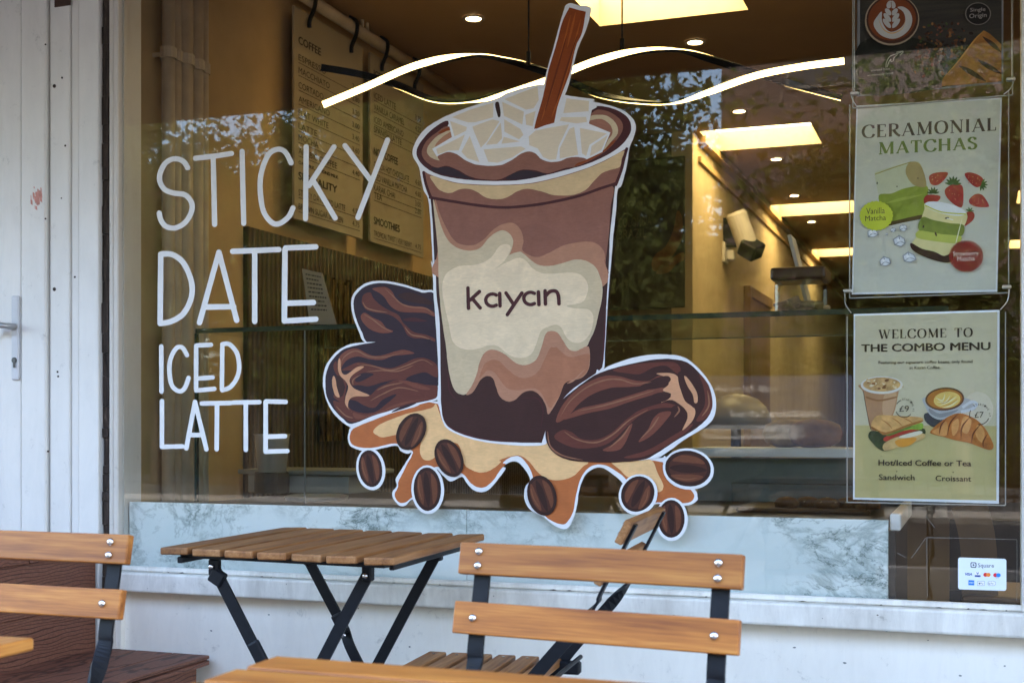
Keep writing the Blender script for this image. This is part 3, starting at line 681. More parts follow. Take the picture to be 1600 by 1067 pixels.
# --- splash (lowest paint)
a = Art("splash", tm, 0)
a.fill(Z4([(925, 130), (600, 205), (430, 262), (290, 322), (265, 370), (260, 420), (275, 465), (320, 490), (370, 504), (450, 502), (620, 467), (660, 507), (710, 527), (742, 520), (700, 590), (650, 670), (622, 720), (630, 770), (600, 810), (597, 850), (620, 890), (655, 922), (700, 917), (750, 872), (860, 880), (950, 800), (930, 650), (980, 692), (1040, 737), (1122, 702), (1160, 750), (1210, 800), (1270, 818), (1330, 797), (1390, 730), (1455, 640)]) + Z5([(20, 650), (60, 625), (100, 626), (138, 665), (166, 720), (140, 760), (135, 820), (165, 880), (240, 922), (280, 955), (330, 982), (372, 977), (402, 920), (420, 850), (430, 780), (460, 700), (510, 660), (560, 658), (620, 698), (665, 742), (760, 880), (845, 850), (1000, 860), (1060, 836), (1066, 808), (1045, 763), (900, 600), (835, 600), (400, 500), (0, 400)]), WHITE)
a.fill(Z4([(925, 145), (760, 176), (600, 218), (450, 274), (330, 322), (292, 347), (274, 390), (277, 430), (302, 463), (370, 482), (460, 480), (620, 450), (740, 500), (745, 540), (712, 600), (672, 680), (642, 740), (640, 780), (615, 830), (625, 870), (655, 898), (700, 893), (755, 850), (850, 800), (900, 640), (1000, 640), (1130, 680), (1182, 740), (1240, 780), (1300, 778), (1360, 730), (1412, 655), (1455, 605)]) + Z5([(20, 630), (60, 600), (110, 596), (152, 640), (180, 700), (200, 800), (240, 905), (290, 945), (340, 960), (368, 945), (398, 890), (414, 800), (440, 710), (490, 650), (560, 640), (622, 670), (685, 722), (760, 850), (850, 842), (1000, 846), (1046, 820), (1028, 772), (890, 640), (835, 618), (400, 540), (0, 450)]), CARA)
a.fill(Z4([(925, 150), (890, 182), (700, 227), (550, 282), (482, 320), (452, 360), (480, 388), (530, 403), (640, 380), (760, 360), (845, 372), (820, 420), (805, 500), (820, 555), (850, 577), (890, 573), (930, 540), (960, 470), (1090, 450), (1140, 600), (1180, 640), (1250, 668), (1310, 664), (1360, 640), (1420, 590)]) + Z5([(0, 616), (60, 595), (110, 590), (160, 622), (210, 682), (260, 715), (330, 722), (400, 700), (450, 650), (478, 622), (400, 560), (240, 500), (0, 470)]) + Z4([(1200, 380), (1000, 300), (955, 220)]), CARAL)
a.fill(Z5([(600, 618), (700, 616), (815, 613), (850, 680), (882, 750), (870, 782), (840, 780), (790, 715), (700, 710), (650, 668)]), CARAL)
a.done()
# --- dates behind the cup
def stripes(a, Zf, lst):
    for pts, mat in lst: a.fill(Zf(pts), mat, amp=.1)
d = Art("date_fruit", tm, 5)
d.fill(Z3([(935, 205), (820, 160), (700, 124), (600, 100), (500, 91), (430, 99), (370, 124), (310, 178), (285, 240), (288, 310), (308, 390), (345, 480), (392, 560), (600, 640), (945, 600)]), WHITE)
d.fill(Z3([(925, 216), (820, 180), (700, 141), (600, 118), (510, 108), (440, 117), (380, 140), (326, 190), (304, 240), (306, 310), (330, 400), (366, 480), (412, 562), (600, 660), (935, 620)]), NAVY)
stripes(d, Z3, [([(445, 150), (540, 138), (592, 170), (622, 220), (680, 270), (760, 284), (832, 290), (912, 330), (914, 362), (850, 336), (780, 332), (700, 330), (640, 320), (580, 280), (540, 220), (500, 185)], RUSTH),
    ([(365, 240), (380, 195), (430, 180), (452, 222), (500, 270), (562, 310), (642, 350), (672, 400), (700, 430), (760, 480), (850, 500), (918, 530), (910, 556), (830, 536), (760, 526), (710, 500), (680, 440), (650, 400), (600, 360), (540, 340), (460, 330), (400, 310), (370, 270)], RUSTD),
    ([(360, 350), (390, 334), (450, 370), (512, 400), (552, 450), (602, 472), (570, 486), (500, 485), (430, 460), (385, 420), (360, 380)], RUSTH), ([(680, 382), (760, 370), (860, 396), (780, 402), (700, 396)], MAROON), ([(640, 200), (740, 180), (860, 230), (900, 270), (800, 262), (700, 240)], PLUM)])
for p in ([(540, 148), (600, 205), (660, 262), (740, 290), (850, 300), (905, 345)], [(372, 250), (400, 295), (470, 318), (560, 330)], [(690, 440), (740, 498), (830, 516), (905, 545)], [(380, 345), (450, 385), (520, 440), (590, 475)]): d.stroke(Z3(p), 2.2, RUSTL, taper=True)
d.done("dark wrinkled date, upper one left of the cup")
d = Art("date_fruit", tm, 17)
lo = Z4([(75, 40), (100, 130), (150, 220), (220, 290), (285, 330), (300, 320), (450, 262), (600, 206), (750, 166), (900, 130), (950, 105)])
d.fill(Z3([(930, 590), (600, 560), (430, 555), (300, 566), (220, 596), (160, 641), (100, 720), (75, 800), (70, 880)]) + lo + Z3([(965, 900)]), WHITE)
d.fill(Z3([(930, 560), (600, 540), (430, 562), (330, 579), (232, 607), (172, 655), (117, 730), (92, 810), (89, 880)]) + Z4([(96, 80), (120, 140), (165, 205), (222, 262), (290, 301), (450, 241), (600, 190), (750, 150), (890, 120), (930, 95)]) + Z3([(940, 900)]), NAVY)
stripes(d, Z3, [([(180, 720), (200, 660), (260, 615), (330, 604), (400, 640), (460, 660), (540, 650), (620, 625), (690, 614), (765, 640), (690, 651), (600, 661), (520, 690), (430, 685), (340, 665), (270, 682), (226, 720), (205, 762), (190, 750)], RUSTH),
    ([(215, 770), (260, 740), (340, 708), (420, 720), (500, 742), (590, 752), (680, 720), (760, 682), (830, 674), (900, 700), (938, 740), (938, 822), (860, 792), (800, 795), (740, 830), (640, 850), (540, 870), (480, 900), (400, 915), (330, 905), (290, 880), (278, 840), (300, 800), (330, 770)], RUSTD),
    ([(315, 850), (330, 810), (380, 788), (455, 796), (420, 822), (350, 856)], NAVY),
    ([(265, 930), (330, 936), (420, 960), (490, 900), (560, 870), (650, 850), (760, 860), (860, 880), (938, 890), (938, 962), (900, 990), (780, 1012), (660, 1046), (560, 1080), (450, 1112), (300, 1160), (222, 1120), (165, 1060), (150, 1000), (200, 1010), (240, 1000)], RUSTD),
    ([(640, 852), (700, 846), (780, 870), (880, 905), (860, 918), (780, 905), (700, 872)], RUSTH),
    ([(300, 1090), (400, 1110), (520, 1075), (640, 1020), (900, 975), (780, 1000), (640, 1042), (450, 1112), (330, 1140)], RUSTH),
    ([(700, 832), (780, 796), (860, 788), (940, 850), (940, 884), (860, 862), (760, 850)], NAVY),
    ([(255, 1003), (280, 992), (330, 1003), (380, 1033), (460, 1053), (520, 993), (610, 952), (622, 962), (540, 1033), (470, 1083), (380, 1093), (300, 1073), (265, 1043)], NAVY), ([(610, 1070), (700, 1030), (780, 1015), (720, 1046), (600, 1085)], NAVY), ([(280, 895), (340, 880), (420, 890), (520, 860), (640, 835), (560, 862), (450, 915), (350, 930)], NAVY),
    ([(150, 730), (172, 700), (185, 760), (230, 830), (250, 880), (235, 990), (250, 1060), (200, 1010), (150, 960), (240, 900), (165, 790)], RUSTD),
    ([(188, 690), (202, 688), (212, 780), (250, 800), (330, 744), (382, 744), (300, 800), (272, 850), (300, 900), (350, 926), (420, 956), (400, 966), (320, 966), (272, 990), (262, 1050), (296, 1090), (245, 1035), (240, 980), (262, 900), (248, 860), (228, 836), (200, 808), (185, 760)], PEACH)])
c3 = Z3([(195, 890)])[0]; d.ell(c3[0], c3[1], 8, 17, -6, PLUM); d.fill(Z3([(150, 812), (165, 830), (177, 900), (197, 970), (165, 960), (145, 900), (140, 850)]), PEACH)
for p in ([(205, 740), (230, 670), (320, 622), (420, 664), (540, 668), (680, 630)], [(330, 722), (440, 735), (580, 768), (700, 735), (820, 690), (905, 730)], [(360, 800), (300, 840), (300, 880)], [(480, 920), (560, 885), (680, 862)], [(400, 780), (520, 770), (640, 775), (760, 730)], [(430, 1000), (520, 950), (650, 900), (800, 930)], [(170, 1040), (240, 1110), (300, 1130)]): d.stroke(Z3(p), 2.0, RUSTL, taper=True)
d.done("glossy brown date with a pale star-shaped stem end, lower one left of the cup")

# --- cup
c = Art("cup", tm, 42)
c.fill(Z1([(268, 192), (190, 232), (130, 275), (85, 330), (57, 395), (60, 440), (93, 500), (105, 560), (122, 640), (148, 690), (160, 800), (167, 920), (175, 1067)]) + Z2([(150, 60), (160, 150), (163, 240), (175, 400), (185, 560), (189, 700), (184, 800), (196, 860), (212, 922), (240, 965), (330, 1007), (450, 1036), (600, 1052), (720, 1054), (766, 1046), (766, 1046), (900, 900), (1055, 660), (1055, 660), (1081, 638), (1084, 560), (1091, 450), (1101, 280), (1111, 150), (1124, 10)]) + Z1([(1252, 900), (1268, 760), (1276, 640), (1300, 608), (1330, 500), (1346, 390), (1370, 330), (1386, 270), (1372, 220), (1320, 170), (1250, 140), (1180, 122), (1130, 110), (1130, 96), (960, 70), (830, 10), (640, 52), (560, 90), (380, 148)]), WHITE)
c.fill(Z1([(270, 226), (180, 270), (112, 340), (80, 400), (88, 450), (130, 500), (200, 541), (300, 566), (420, 579), (560, 584), (700, 578), (840, 551), (960, 521), (1100, 481), (1220, 426), (1300, 370), (1346, 310), (1358, 260), (1340, 210), (1290, 170), (1220, 145), (1150, 138), (1125, 160), (800, 300), (300, 320)]), MAROON)
c.fill(Z1([(165, 508), (240, 499), (300, 510), (370, 552), (420, 574), (330, 562), (220, 540)]), NAVY)
c.fill(Z1([(610, 572), (660, 536), (720, 520), (790, 530), (850, 543), (780, 562), (700, 574)]), NAVY)
c.fill(Z1([(287, 262), (200, 295), (140, 345), (112, 400), (116, 440), (150, 480), (200, 504), (260, 494), (330, 520), (400, 558), (480, 574), (570, 574), (640, 545), (700, 518), (780, 519), (860, 538), (960, 508), (1020, 500), (1100, 468), (1200, 410), (1270, 340), (1306, 280), (1300, 230), (1250, 184), (1180, 160), (1125, 178), (1000, 300), (500, 400)]), BROWN)
c.fill(Z1([(1020, 497), (1100, 466), (1200, 408), (1268, 340), (1225, 360), (1150, 420), (1060, 462)]), RUST)
c.fill(Z1([(287, 262), (230, 282), (210, 300), (250, 300), (290, 310)]), RUST)
c.fill(Z1([(287, 282), (210, 312), (160, 360), (141, 400), (152, 432), (190, 456), (236, 461), (212, 440), (190, 400), (300, 340)]), GREYCREAM)
c.fill(Z1([(292, 290), (250, 310), (205, 350), (195, 380), (300, 330)]), TAN)
c.fill(Z1([(1115, 198), (1180, 190), (1232, 206), (1272, 250), (1277, 300), (1242, 345), (1190, 400), (1225, 300), (1105, 242)]), GREYCREAM)
c.fill(Z1([(1112, 225), (1180, 215), (1232, 250), (1245, 300), (1210, 340), (1180, 290), (1105, 245)]), TANB)
# lid band
c.fill(Z1([(122, 528), (160, 545), (300, 590), (450, 605), (600, 606), (760, 596), (920, 561), (1080, 511), (1200, 461), (1332, 388), (1332, 388), (1302, 500), (1268, 604), (1180, 632), (1050, 678), (900, 716), (760, 738), (600, 748), (450, 736), (300, 712), (165, 684), (140, 620)]), BROWN)
c.fill(Z1([(165, 552), (300, 594), (450, 609), (600, 610), (760, 600), (920, 565), (1080, 515), (1200, 465), (1312, 404), (1300, 455), (1288, 500), (1220, 522), (1180, 540), (1130, 590), (1080, 640), (1000, 668), (900, 668), (820, 645), (740, 630), (680, 645), (620, 680), (570, 692), (500, 685), (450, 655), (400, 632), (340, 632), (280, 655), (222, 640), (185, 600)]), LID)
# body
c.fill(Z1([(162, 676), (162, 676), (176, 850), (186, 1067)]) + Z2([(172, 60), (180, 250), (196, 400), (201, 700), (206, 850), (226, 930), (300, 986), (450, 1021), (600, 1036), (745, 1038), (745, 1038), (770, 960), (800, 880), (900, 760), (1000, 690), (1060, 645), (1074, 600), (1086, 400), (1096, 250), (1108, 30)]) + Z1([(1232, 900), (1263, 603), (1263, 603), (1180, 630), (1050, 676), (900, 709), (760, 732), (600, 743), (450, 732), (300, 709)]), PLUM)
c.fill(Z1([(186, 690), (300, 711), (450, 733), (600, 744), (760, 733), (900, 710), (1060, 674), (1244, 612), (1235, 740), (1226, 880), (1205, 1067)]) + Z2([(1075, 150), (700, 220), (190, 150), (188, 20)]), BROWN)
c.fill(Z1([(186, 700), (215, 770), (245, 840), (292, 922), (342, 960), (420, 964), (480, 930), (540, 870), (600, 838), (660, 836), (702, 880), (716, 940), (708, 990), (745, 1022), (800, 1036), (870, 1010), (960, 965), (1080, 944), (1150, 955), (1194, 1000), (1204, 1067)]) + Z2([(1082, 60), (1074, 200), (700, 240), (190, 150), (186, 10)]), TAN)
c.fill(Z1([(178, 700), (200, 765), (230, 862), (270, 940), (330, 985), (400, 998), (460, 980), (510, 922), (560, 886), (600, 878), (640, 905), (655, 945), (642, 1000), (630, 1024), (630, 1024), (690, 1004)]) + Z2([(650, 25), (685, 55), (725, 82), (780, 89), (850, 76), (920, 55), (980, 60), (1032, 92), (1060, 150), (1072, 205), (1066, 280), (1045, 370), (1030, 430), (1002, 490), (985, 520), (930, 545), (890, 535), (860, 490), (830, 447), (790, 438), (765, 456), (745, 520), (720, 585), (680, 615), (640, 621), (600, 606), (550, 566), (500, 541), (460, 541), (430, 566), (410, 610), (395, 670), (370, 730), (340, 775), (310, 778), (280, 760), (258, 710), (240, 620), (230, 520), (215, 420), (200, 300), (190, 150), (186, 0)]), GREYCREAM)
c.fill(Z2([(300, 90), (400, 80), (470, 45), (520, -20), (570, -25), (575, 5), (545, 60), (490, 106), (490, 106), (560, 68), (620, 45), (660, 60), (700, 105), (760, 130), (830, 128), (920, 125), (972, 150), (995, 200), (985, 250), (958, 285), (880, 302), (920, 316), (990, 320), (1020, 350), (1020, 400), (1000, 460), (960, 496), (920, 500), (880, 475), (850, 420), (820, 404), (780, 415), (740, 440), (715, 510), (690, 560), (650, 580), (600, 580), (560, 560), (510, 520), (460, 515), (380, 538), (310, 530), (265, 490), (245, 400), (220, 290), (210, 200), (232, 130)]), CREAM)
c.fill(Z2([(340, 775), (370, 730), (395, 670), (410, 610), (430, 566), (460, 541), (500, 541), (550, 566), (600, 606), (640, 621), (680, 615), (720, 585), (745, 520), (765, 456), (790, 438), (830, 447), (860, 490), (890, 535), (930, 545), (985, 520), (1002, 535), (1004, 600), (994, 650), (958, 690), (880, 711), (860, 735), (840, 790), (800, 862), (778, 884), (768, 840), (740, 790), (700, 760), (650, 766), (600, 808), (560, 816), (520, 790), (500, 740), (482, 692), (450, 680), (415, 702), (380, 760), (352, 780)]), TAN)
c.fill(Z2([(410, 690), (450, 652), (490, 660), (522, 702), (562, 746), (620, 756), (700, 745), (745, 775), (785, 850), (810, 830), (842, 780), (865, 725), (900, 703), (955, 686), (992, 645), (1000, 600), (996, 560), (900, 578), (850, 548), (820, 522), (790, 530), (760, 590), (730, 650), (680, 686), (620, 686), (560, 642), (520, 602), (480, 592), (440, 610)]), MIDTAN)
for p in ([(440, 610), (490, 585), (540, 610), (600, 655)], [(780, 480), (800, 520), (830, 520)], [(880, 720), (920, 700), (980, 640)]): c.stroke(Z2(p), 2.4, TAN, taper=True)
for p, w in (([(160, 682), (300, 706), (450, 729), (600, 741), (760, 729), (900, 706), (1050, 671), (1180, 626), (1262, 600)], 4.4), ([(121, 532), (132, 590), (148, 640), (166, 684)], 4.2), ([(1331, 392), (1312, 460), (1298, 520), (1266, 606)], 4.6)): c.stroke(Z1(p), w, MAROON)
for p, w in (([(210, 880), (240, 945), (330, 992), (470, 1024), (640, 1036)], 2.6), ([(640, 800), (720, 800), (752, 860), (740, 960)], 2.0), ([(240, 660), (250, 760), (300, 820)], 2.0), ([(1090, 300), (1080, 480), (1072, 620)], 3.0)): c.stroke(Z2(p), w, MAROON, taper=True)
c.done()
# --- ice
i_ = Art("ice", tm, 74)
i_.fill(Z1([(262, 200), (290, 322), (172, 392), (200, 438), (215, 432), (270, 411), (320, 426), (370, 461), (430, 486), (520, 495), (590, 488), (650, 458), (700, 424), (750, 408), (790, 424), (820, 454), (870, 472), (930, 467), (980, 447), (1040, 441), (1090, 456), (1185, 412), (1234, 296), (1105, 242), (1122, 165), (1140, 112), (960, 72), (830, 12), (640, 54), (560, 92), (380, 148)]), WHITE, False)
for f in ([(292, 205), (395, 162), (538, 117), (534, 205), (430, 233), (385, 235)], [(280, 226), (378, 262), (374, 284), (306, 318)], [(412, 260), (530, 217), (573, 227), (500, 348), (462, 384), (422, 290)], [(195, 392), (300, 342), (368, 306), (330, 402), (270, 402), (206, 426)], [(396, 316), (440, 438), (453, 472), (382, 448), (346, 410)], [(580, 237), (590, 328), (560, 363), (492, 368)], [(602, 217), (698, 275), (716, 308), (690, 336), (602, 290)], [(600, 322), (696, 350), (584, 363)], [(478, 396), (700, 377), (728, 392), (650, 443), (560, 474), (505, 470)], [(590, 112), (718, 172), (708, 248), (600, 195)], [(602, 96), (720, 52), (800, 22), (808, 100), (778, 150), (730, 158)], [(727, 190), (788, 167), (770, 258), (732, 250)], [(748, 320), (790, 282), (988, 247), (926, 378), (910, 456), (870, 458), (832, 440), (802, 390), (752, 370)], [(1018, 262), (1042, 428), (932, 452), (932, 390), (990, 272)], [(1052, 267), (1213, 300), (1110, 368), (1090, 436), (1064, 420)], [(1122, 376), (1218, 312), (1180, 398), (1112, 436)], [(972, 92), (1108, 107), (1103, 170), (952, 180)], [(942, 205), (1088, 202), (1093, 233), (1030, 240), (932, 225)]):
    i_.fill(Z1(f), ICE, False, .35)
i_.fill(Z1([(547, 122), (570, 118), (580, 190), (568, 205), (558, 180)]), BEAND)
i_.fill(Z1([(205, 440), (228, 424), (270, 411), (320, 425), (370, 460), (430, 485), (520, 494), (590, 487), (650, 457), (700, 422), (750, 408), (790, 422), (820, 452), (870, 470), (930, 466), (980, 446), (1040, 441), (1092, 456), (1020, 480), (900, 500), (700, 510), (480, 530), (300, 490), (230, 470)]), BROWN)
i_.done()
s_ = Art("straw", tm, 98)
s_.fill(Z7([(262, 60), (272, 34), (300, 20), (350, 34), (405, 40), (418, 66), (390, 170), (340, 290), (292, 480), (266, 555), (217, 708), (90, 752), (92, 720), (130, 560), (160, 420), (200, 280), (238, 140)]), WHITE)
s_.fill(Z7([(293, 45), (293, 45), (388, 70), (388, 70), (366, 190), (330, 270), (292, 430), (232, 590), (206, 708), (206, 708), (150, 724), (98, 742), (95, 720), (140, 560), (175, 400), (220, 250), (252, 130)]), RUST)
for p in ([(300, 90), (250, 300), (190, 520), (130, 700)], [(360, 110), (310, 300), (240, 540), (190, 680)], [(330, 70), (280, 280)]): s_.stroke(Z7(p), 3.4, paint(160, 84, 34), taper=True)
for p in ([(280, 200), (215, 430), (150, 650)], [(340, 200), (270, 420), (215, 600)]): s_.stroke(Z7(p), 3.0, paint(104, 46, 20), taper=True)
s_.done()
# --- brand word on the cup, drawn in strokes
w_ = Art("cup_lettering", tm, 106)
for p in ([(348, 207), (351, 316)], [(410, 226), (360, 272)], [(372, 264), (414, 314)], [(519, 236), (521, 303)], [(553, 234), (594, 296)], [(638, 234), (560, 350)], [(727, 228), (730, 296)], [(763, 222), (765, 293)], [(766, 250), (790, 226), (820, 224), (834, 246), (838, 292)]): w_.stroke(Z2(p), 5.6, MAROON)
for cx, cy in ((480, 272), (685, 263)):
    ring = [(cx+36*math.cos(a), cy+33*math.sin(a)) for a in [R(-55-k*25) for k in range(11)]]
    w_.stroke(Z2(ring), 5.4, MAROON)
w_.done("dark brown lower-case word on the cup")

# --- date in front of the cup
d = Art("date_fruit", tm, 121)
d.fill(Z5([(520, 148), (545, 137), (600, 105), (700, 70), (800, 50), (900, 48), (990, 62), (1060, 110), (1120, 180), (1156, 250), (1167, 320), (1152, 390), (1100, 442), (1000, 502), (905, 572), (830, 606), (650, 600), (500, 400)]), WHITE)
d.fill(Z5([(540, 147), (480, 180), (400, 240), (330, 300), (277, 370), (250, 450), (256, 520), (300, 580), (380, 615), (500, 626), (650, 626), (780, 611), (850, 577), (950, 511), (1050, 451), (1110, 400), (1140, 350), (1146, 290), (1120, 210), (1070, 140), (1010, 90), (930, 72), (830, 75), (720, 95), (620, 120)]), PLUM)
stripes(d, Z5, [([(305, 400), (340, 320), (400, 250), (470, 200), (560, 164), (640, 164), (720, 185), (800, 190), (850, 165), (890, 158), (865, 186), (800, 212), (700, 222), (600, 227), (500, 262), (430, 312), (380, 370), (325, 410)], RUSTH),
    ([(350, 395), (430, 340), (560, 310), (660, 280), (760, 250), (850, 224), (935, 240), (880, 248), (800, 272), (700, 302), (600, 337), (480, 362), (390, 387)], RUSTH),
    ([(295, 490), (340, 453), (390, 465), (440, 500), (520, 505), (600, 470), (680, 400), (750, 350), (840, 318), (900, 308), (965, 330), (850, 337), (770, 367), (700, 422), (620, 502), (540, 542), (430, 552), (350, 530)], RUSTD),
    ([(555, 562), (640, 510), (712, 418), (700, 472), (650, 557)], RUSTH), ([(750, 512), (800, 450), (830, 390), (870, 358), (925, 358), (880, 422), (820, 482), (770, 512)], RUSTH),
    ([(610, 132), (720, 102), (840, 90), (940, 90), (975, 122), (960, 152), (900, 110), (830, 117), (760, 152), (700, 150)], RUSTD), ([(670, 600), (800, 560), (940, 480), (1040, 420), (1000, 470), (860, 560), (760, 600)], RUSTD),
    ([(1075, 150), (1125, 210), (1146, 290), (1140, 350), (1095, 400), (1060, 400), (1105, 320), (1100, 230)], RUSTD),
    ([(845, 150), (920, 148), (962, 170), (977, 240), (1002, 300), (1052, 340), (1042, 400), (985, 455), (1012, 390), (1000, 342), (930, 292), (870, 305), (925, 262), (880, 240), (912, 205), (890, 168)], PEACH),
    ([(740, 230), (800, 196), (850, 172), (905, 163), (922, 185), (880, 222), (800, 236)], PLUM), ([(760, 300), (800, 275), (860, 252), (910, 252), (922, 275), (880, 302), (800, 312)], PLUM), ([(962, 148), (992, 143), (1042, 180), (1072, 230), (1087, 290), (1070, 338), (1040, 330), (1000, 280), (970, 220)], PLUM), ([(995, 163), (1022, 185), (1062, 250), (1067, 300), (1050, 306), (1040, 262), (1010, 212)], PEACH), ([(930, 330), (975, 320), (985, 350), (940, 400), (890, 440), (930, 380)], PLUM)])
for p in ([(330, 380), (380, 300), (470, 225), (570, 185), (650, 182), (730, 205), (820, 196)], [(420, 352), (560, 322), (700, 282), (840, 238)], [(350, 462), (420, 505), (520, 520), (610, 478), (700, 400), (800, 345)], [(760, 500), (820, 440), (860, 380)], [(590, 550), (660, 490), (705, 425)], [(960, 325), (968, 350), (940, 385)], [(1090, 380), (1128, 320), (1120, 240)], [(260, 460), (275, 540), (340, 590), (450, 615)]): d.stroke(Z5(p), 2.6, RUSTL, taper=True)
d.done("large shiny date lying against the right foot of the cup")
# --- coffee beans
def bean(cx, cy, a, b, rot, halo, k, lab, cut=False):
    q = Art("coffee_bean", tm, k)
    if halo: q.ell(cx+.6, cy+.8, a+4.2, b+4.2, rot, WHITE)
    q.ell(cx, cy, a, b, rot, BEAND); q.ell(cx, cy, a*.84, b*.80, rot, BEANM)
    c_, s2 = math.cos(R(rot)), math.sin(R(rot))
    def loc(x, y): return (cx + x*c_ - y*s2, cy + x*s2 + y*c_)
    q.fill([loc(-a*.70, b*.50), loc(-a*.35, b*.72), loc(a*.30, b*.66), loc(a*.72, b*.36), loc(a*.40, b*.28), loc(-a*.20, b*.36)], BEANB)
    q.fill([loc(-a*.72, -b*.32), loc(-a*.30, -b*.30), loc(a*.25, -b*.34), loc(a*.70, -b*.40), loc(a*.35, -b*.68), loc(-a*.35, -b*.68)], BEANB)
    q.fill([loc(-a*.80, b*.10), loc(-a*.30, b*.26), loc(a*.40, b*.16), loc(a*.84, -b*.05), loc(a*.35, -b*.20), loc(-a*.35, -b*.16)], BEAND)
    q.stroke([loc(-a*.5, b*.60), loc(0, b*.62), loc(a*.5, b*.42)], 1.6, paint(126, 80, 58), taper=True)
    q.done(lab)
def zc(Zf, x, y): return Zf([(x, y)])[0]
bean(*zc(Z4, 740, 360), 30.5, 21.5, -62, False, 160, "coffee bean on the caramel under the lower left date"); bean(*zc(Z4, 1027, 560), 31, 21, 66, False, 160, "coffee bean on the caramel left of the cup's foot")
bean(*zc(Z4, 430, 640), 29, 18.5, 82, True, 160, "separate coffee bean hanging at the far left with its own white outline"); bean(*zc(Z4, 862, 795), 34, 21.5, 88, True, 160, "coffee bean at the tip of the left drip, over the marble")
bean(*zc(Z5, 230, 805), 32, 22.5, 74, False, 160, "coffee bean at the middle drip"); bean(*zc(Z5, 745, 797), 28.5, 25.5, -60, True, 160, "round coffee bean on the right drip")
bean(*zc(Z5, 1015, 660), 36, 28, 8, True, 160, "coffee bean lying flat under the right date"); bean(*zc(Z5, 925, 930), 29.5, 21, 90, True, 160, "coffee bean with a cut top, lowest on the right")

# --- hand-painted words
tl = thing("painted_words", "white hand-painted words STICKY DATE ICED LATTE left of the cup picture", "lettering", onY(350, 480, 0))
LW = paint(226, 230, 240, .04)
def word(name, Zf, w, strokes):
    a = Art(name, tl, 0)
    for p in strokes: a.stroke(Zf(p), w, LW)
    a.done()
word("first_line_lettering", L3, 8.2, [[(318, 232), (300, 205), (265, 192), (225, 207), (200, 247), (195, 287), (215, 325), (255, 342), (305, 350), (334, 382), (335, 422), (310, 468), (265, 495), (222, 488), (200, 460), (193, 430)], [(352, 190), (440, 180), (510, 169)], [(430, 190), (433, 330), (436, 480)], [(557, 160), (560, 320), (564, 475)], [(772, 210), (745, 162), (710, 151), (672, 175), (642, 250), (636, 330), (650, 420), (685, 470), (720, 476), (760, 447), (780, 408)], [(838, 140), (835, 455)], [(960, 140), (850, 310)], [(870, 290), (965, 452)], [(1008, 135), (1120, 285)], [(1195, 110), (1130, 280), (1065, 450)]])
word("second_line_lettering", L3, 8.6, [[(200, 610), (197, 912)], [(200, 610), (250, 612), (300, 650), (334, 730), (334, 800), (300, 870), (245, 905), (197, 914)], [(455, 602), (370, 910)], [(455, 602), (533, 900)], [(395, 842), (520, 840)], [(515, 598), (718, 590)], [(612, 595), (612, 905)], [(745, 588), (742, 903)], [(748, 583), (880, 578)], [(750, 825), (870, 822)], [(745, 903), (880, 895)]])
word("third_line_lettering", L4, 7.0, [[(202, 172), (203, 370)], [(315, 210), (295, 178), (268, 180), (242, 230), (238, 290), (250, 345), (280, 368), (305, 355), (322, 310)], [(355, 170), (355, 365)], [(357, 168), (420, 165)], [(358, 313), (427, 308)], [(357, 365), (435, 358)], [(470, 165), (468, 360)], [(470, 163), (500, 162), (533, 200), (544, 260), (534, 310), (505, 350), (470, 364)]])
word("fourth_line_lettering", L4, 7.2, [[(205, 412), (205, 612)], [(207, 612), (295, 610)], [(350, 415), (312, 618)], [(350, 415), (400, 622)], [(325, 560), (385, 560)], [(380, 422), (505, 420)], [(447, 425), (445, 622)], [(518, 418), (632, 416)], [(573, 420), (573, 625)], [(660, 415), (660, 633)], [(662, 413), (748, 415)], [(663, 568), (745, 565)], [(662, 633), (755, 630)]])
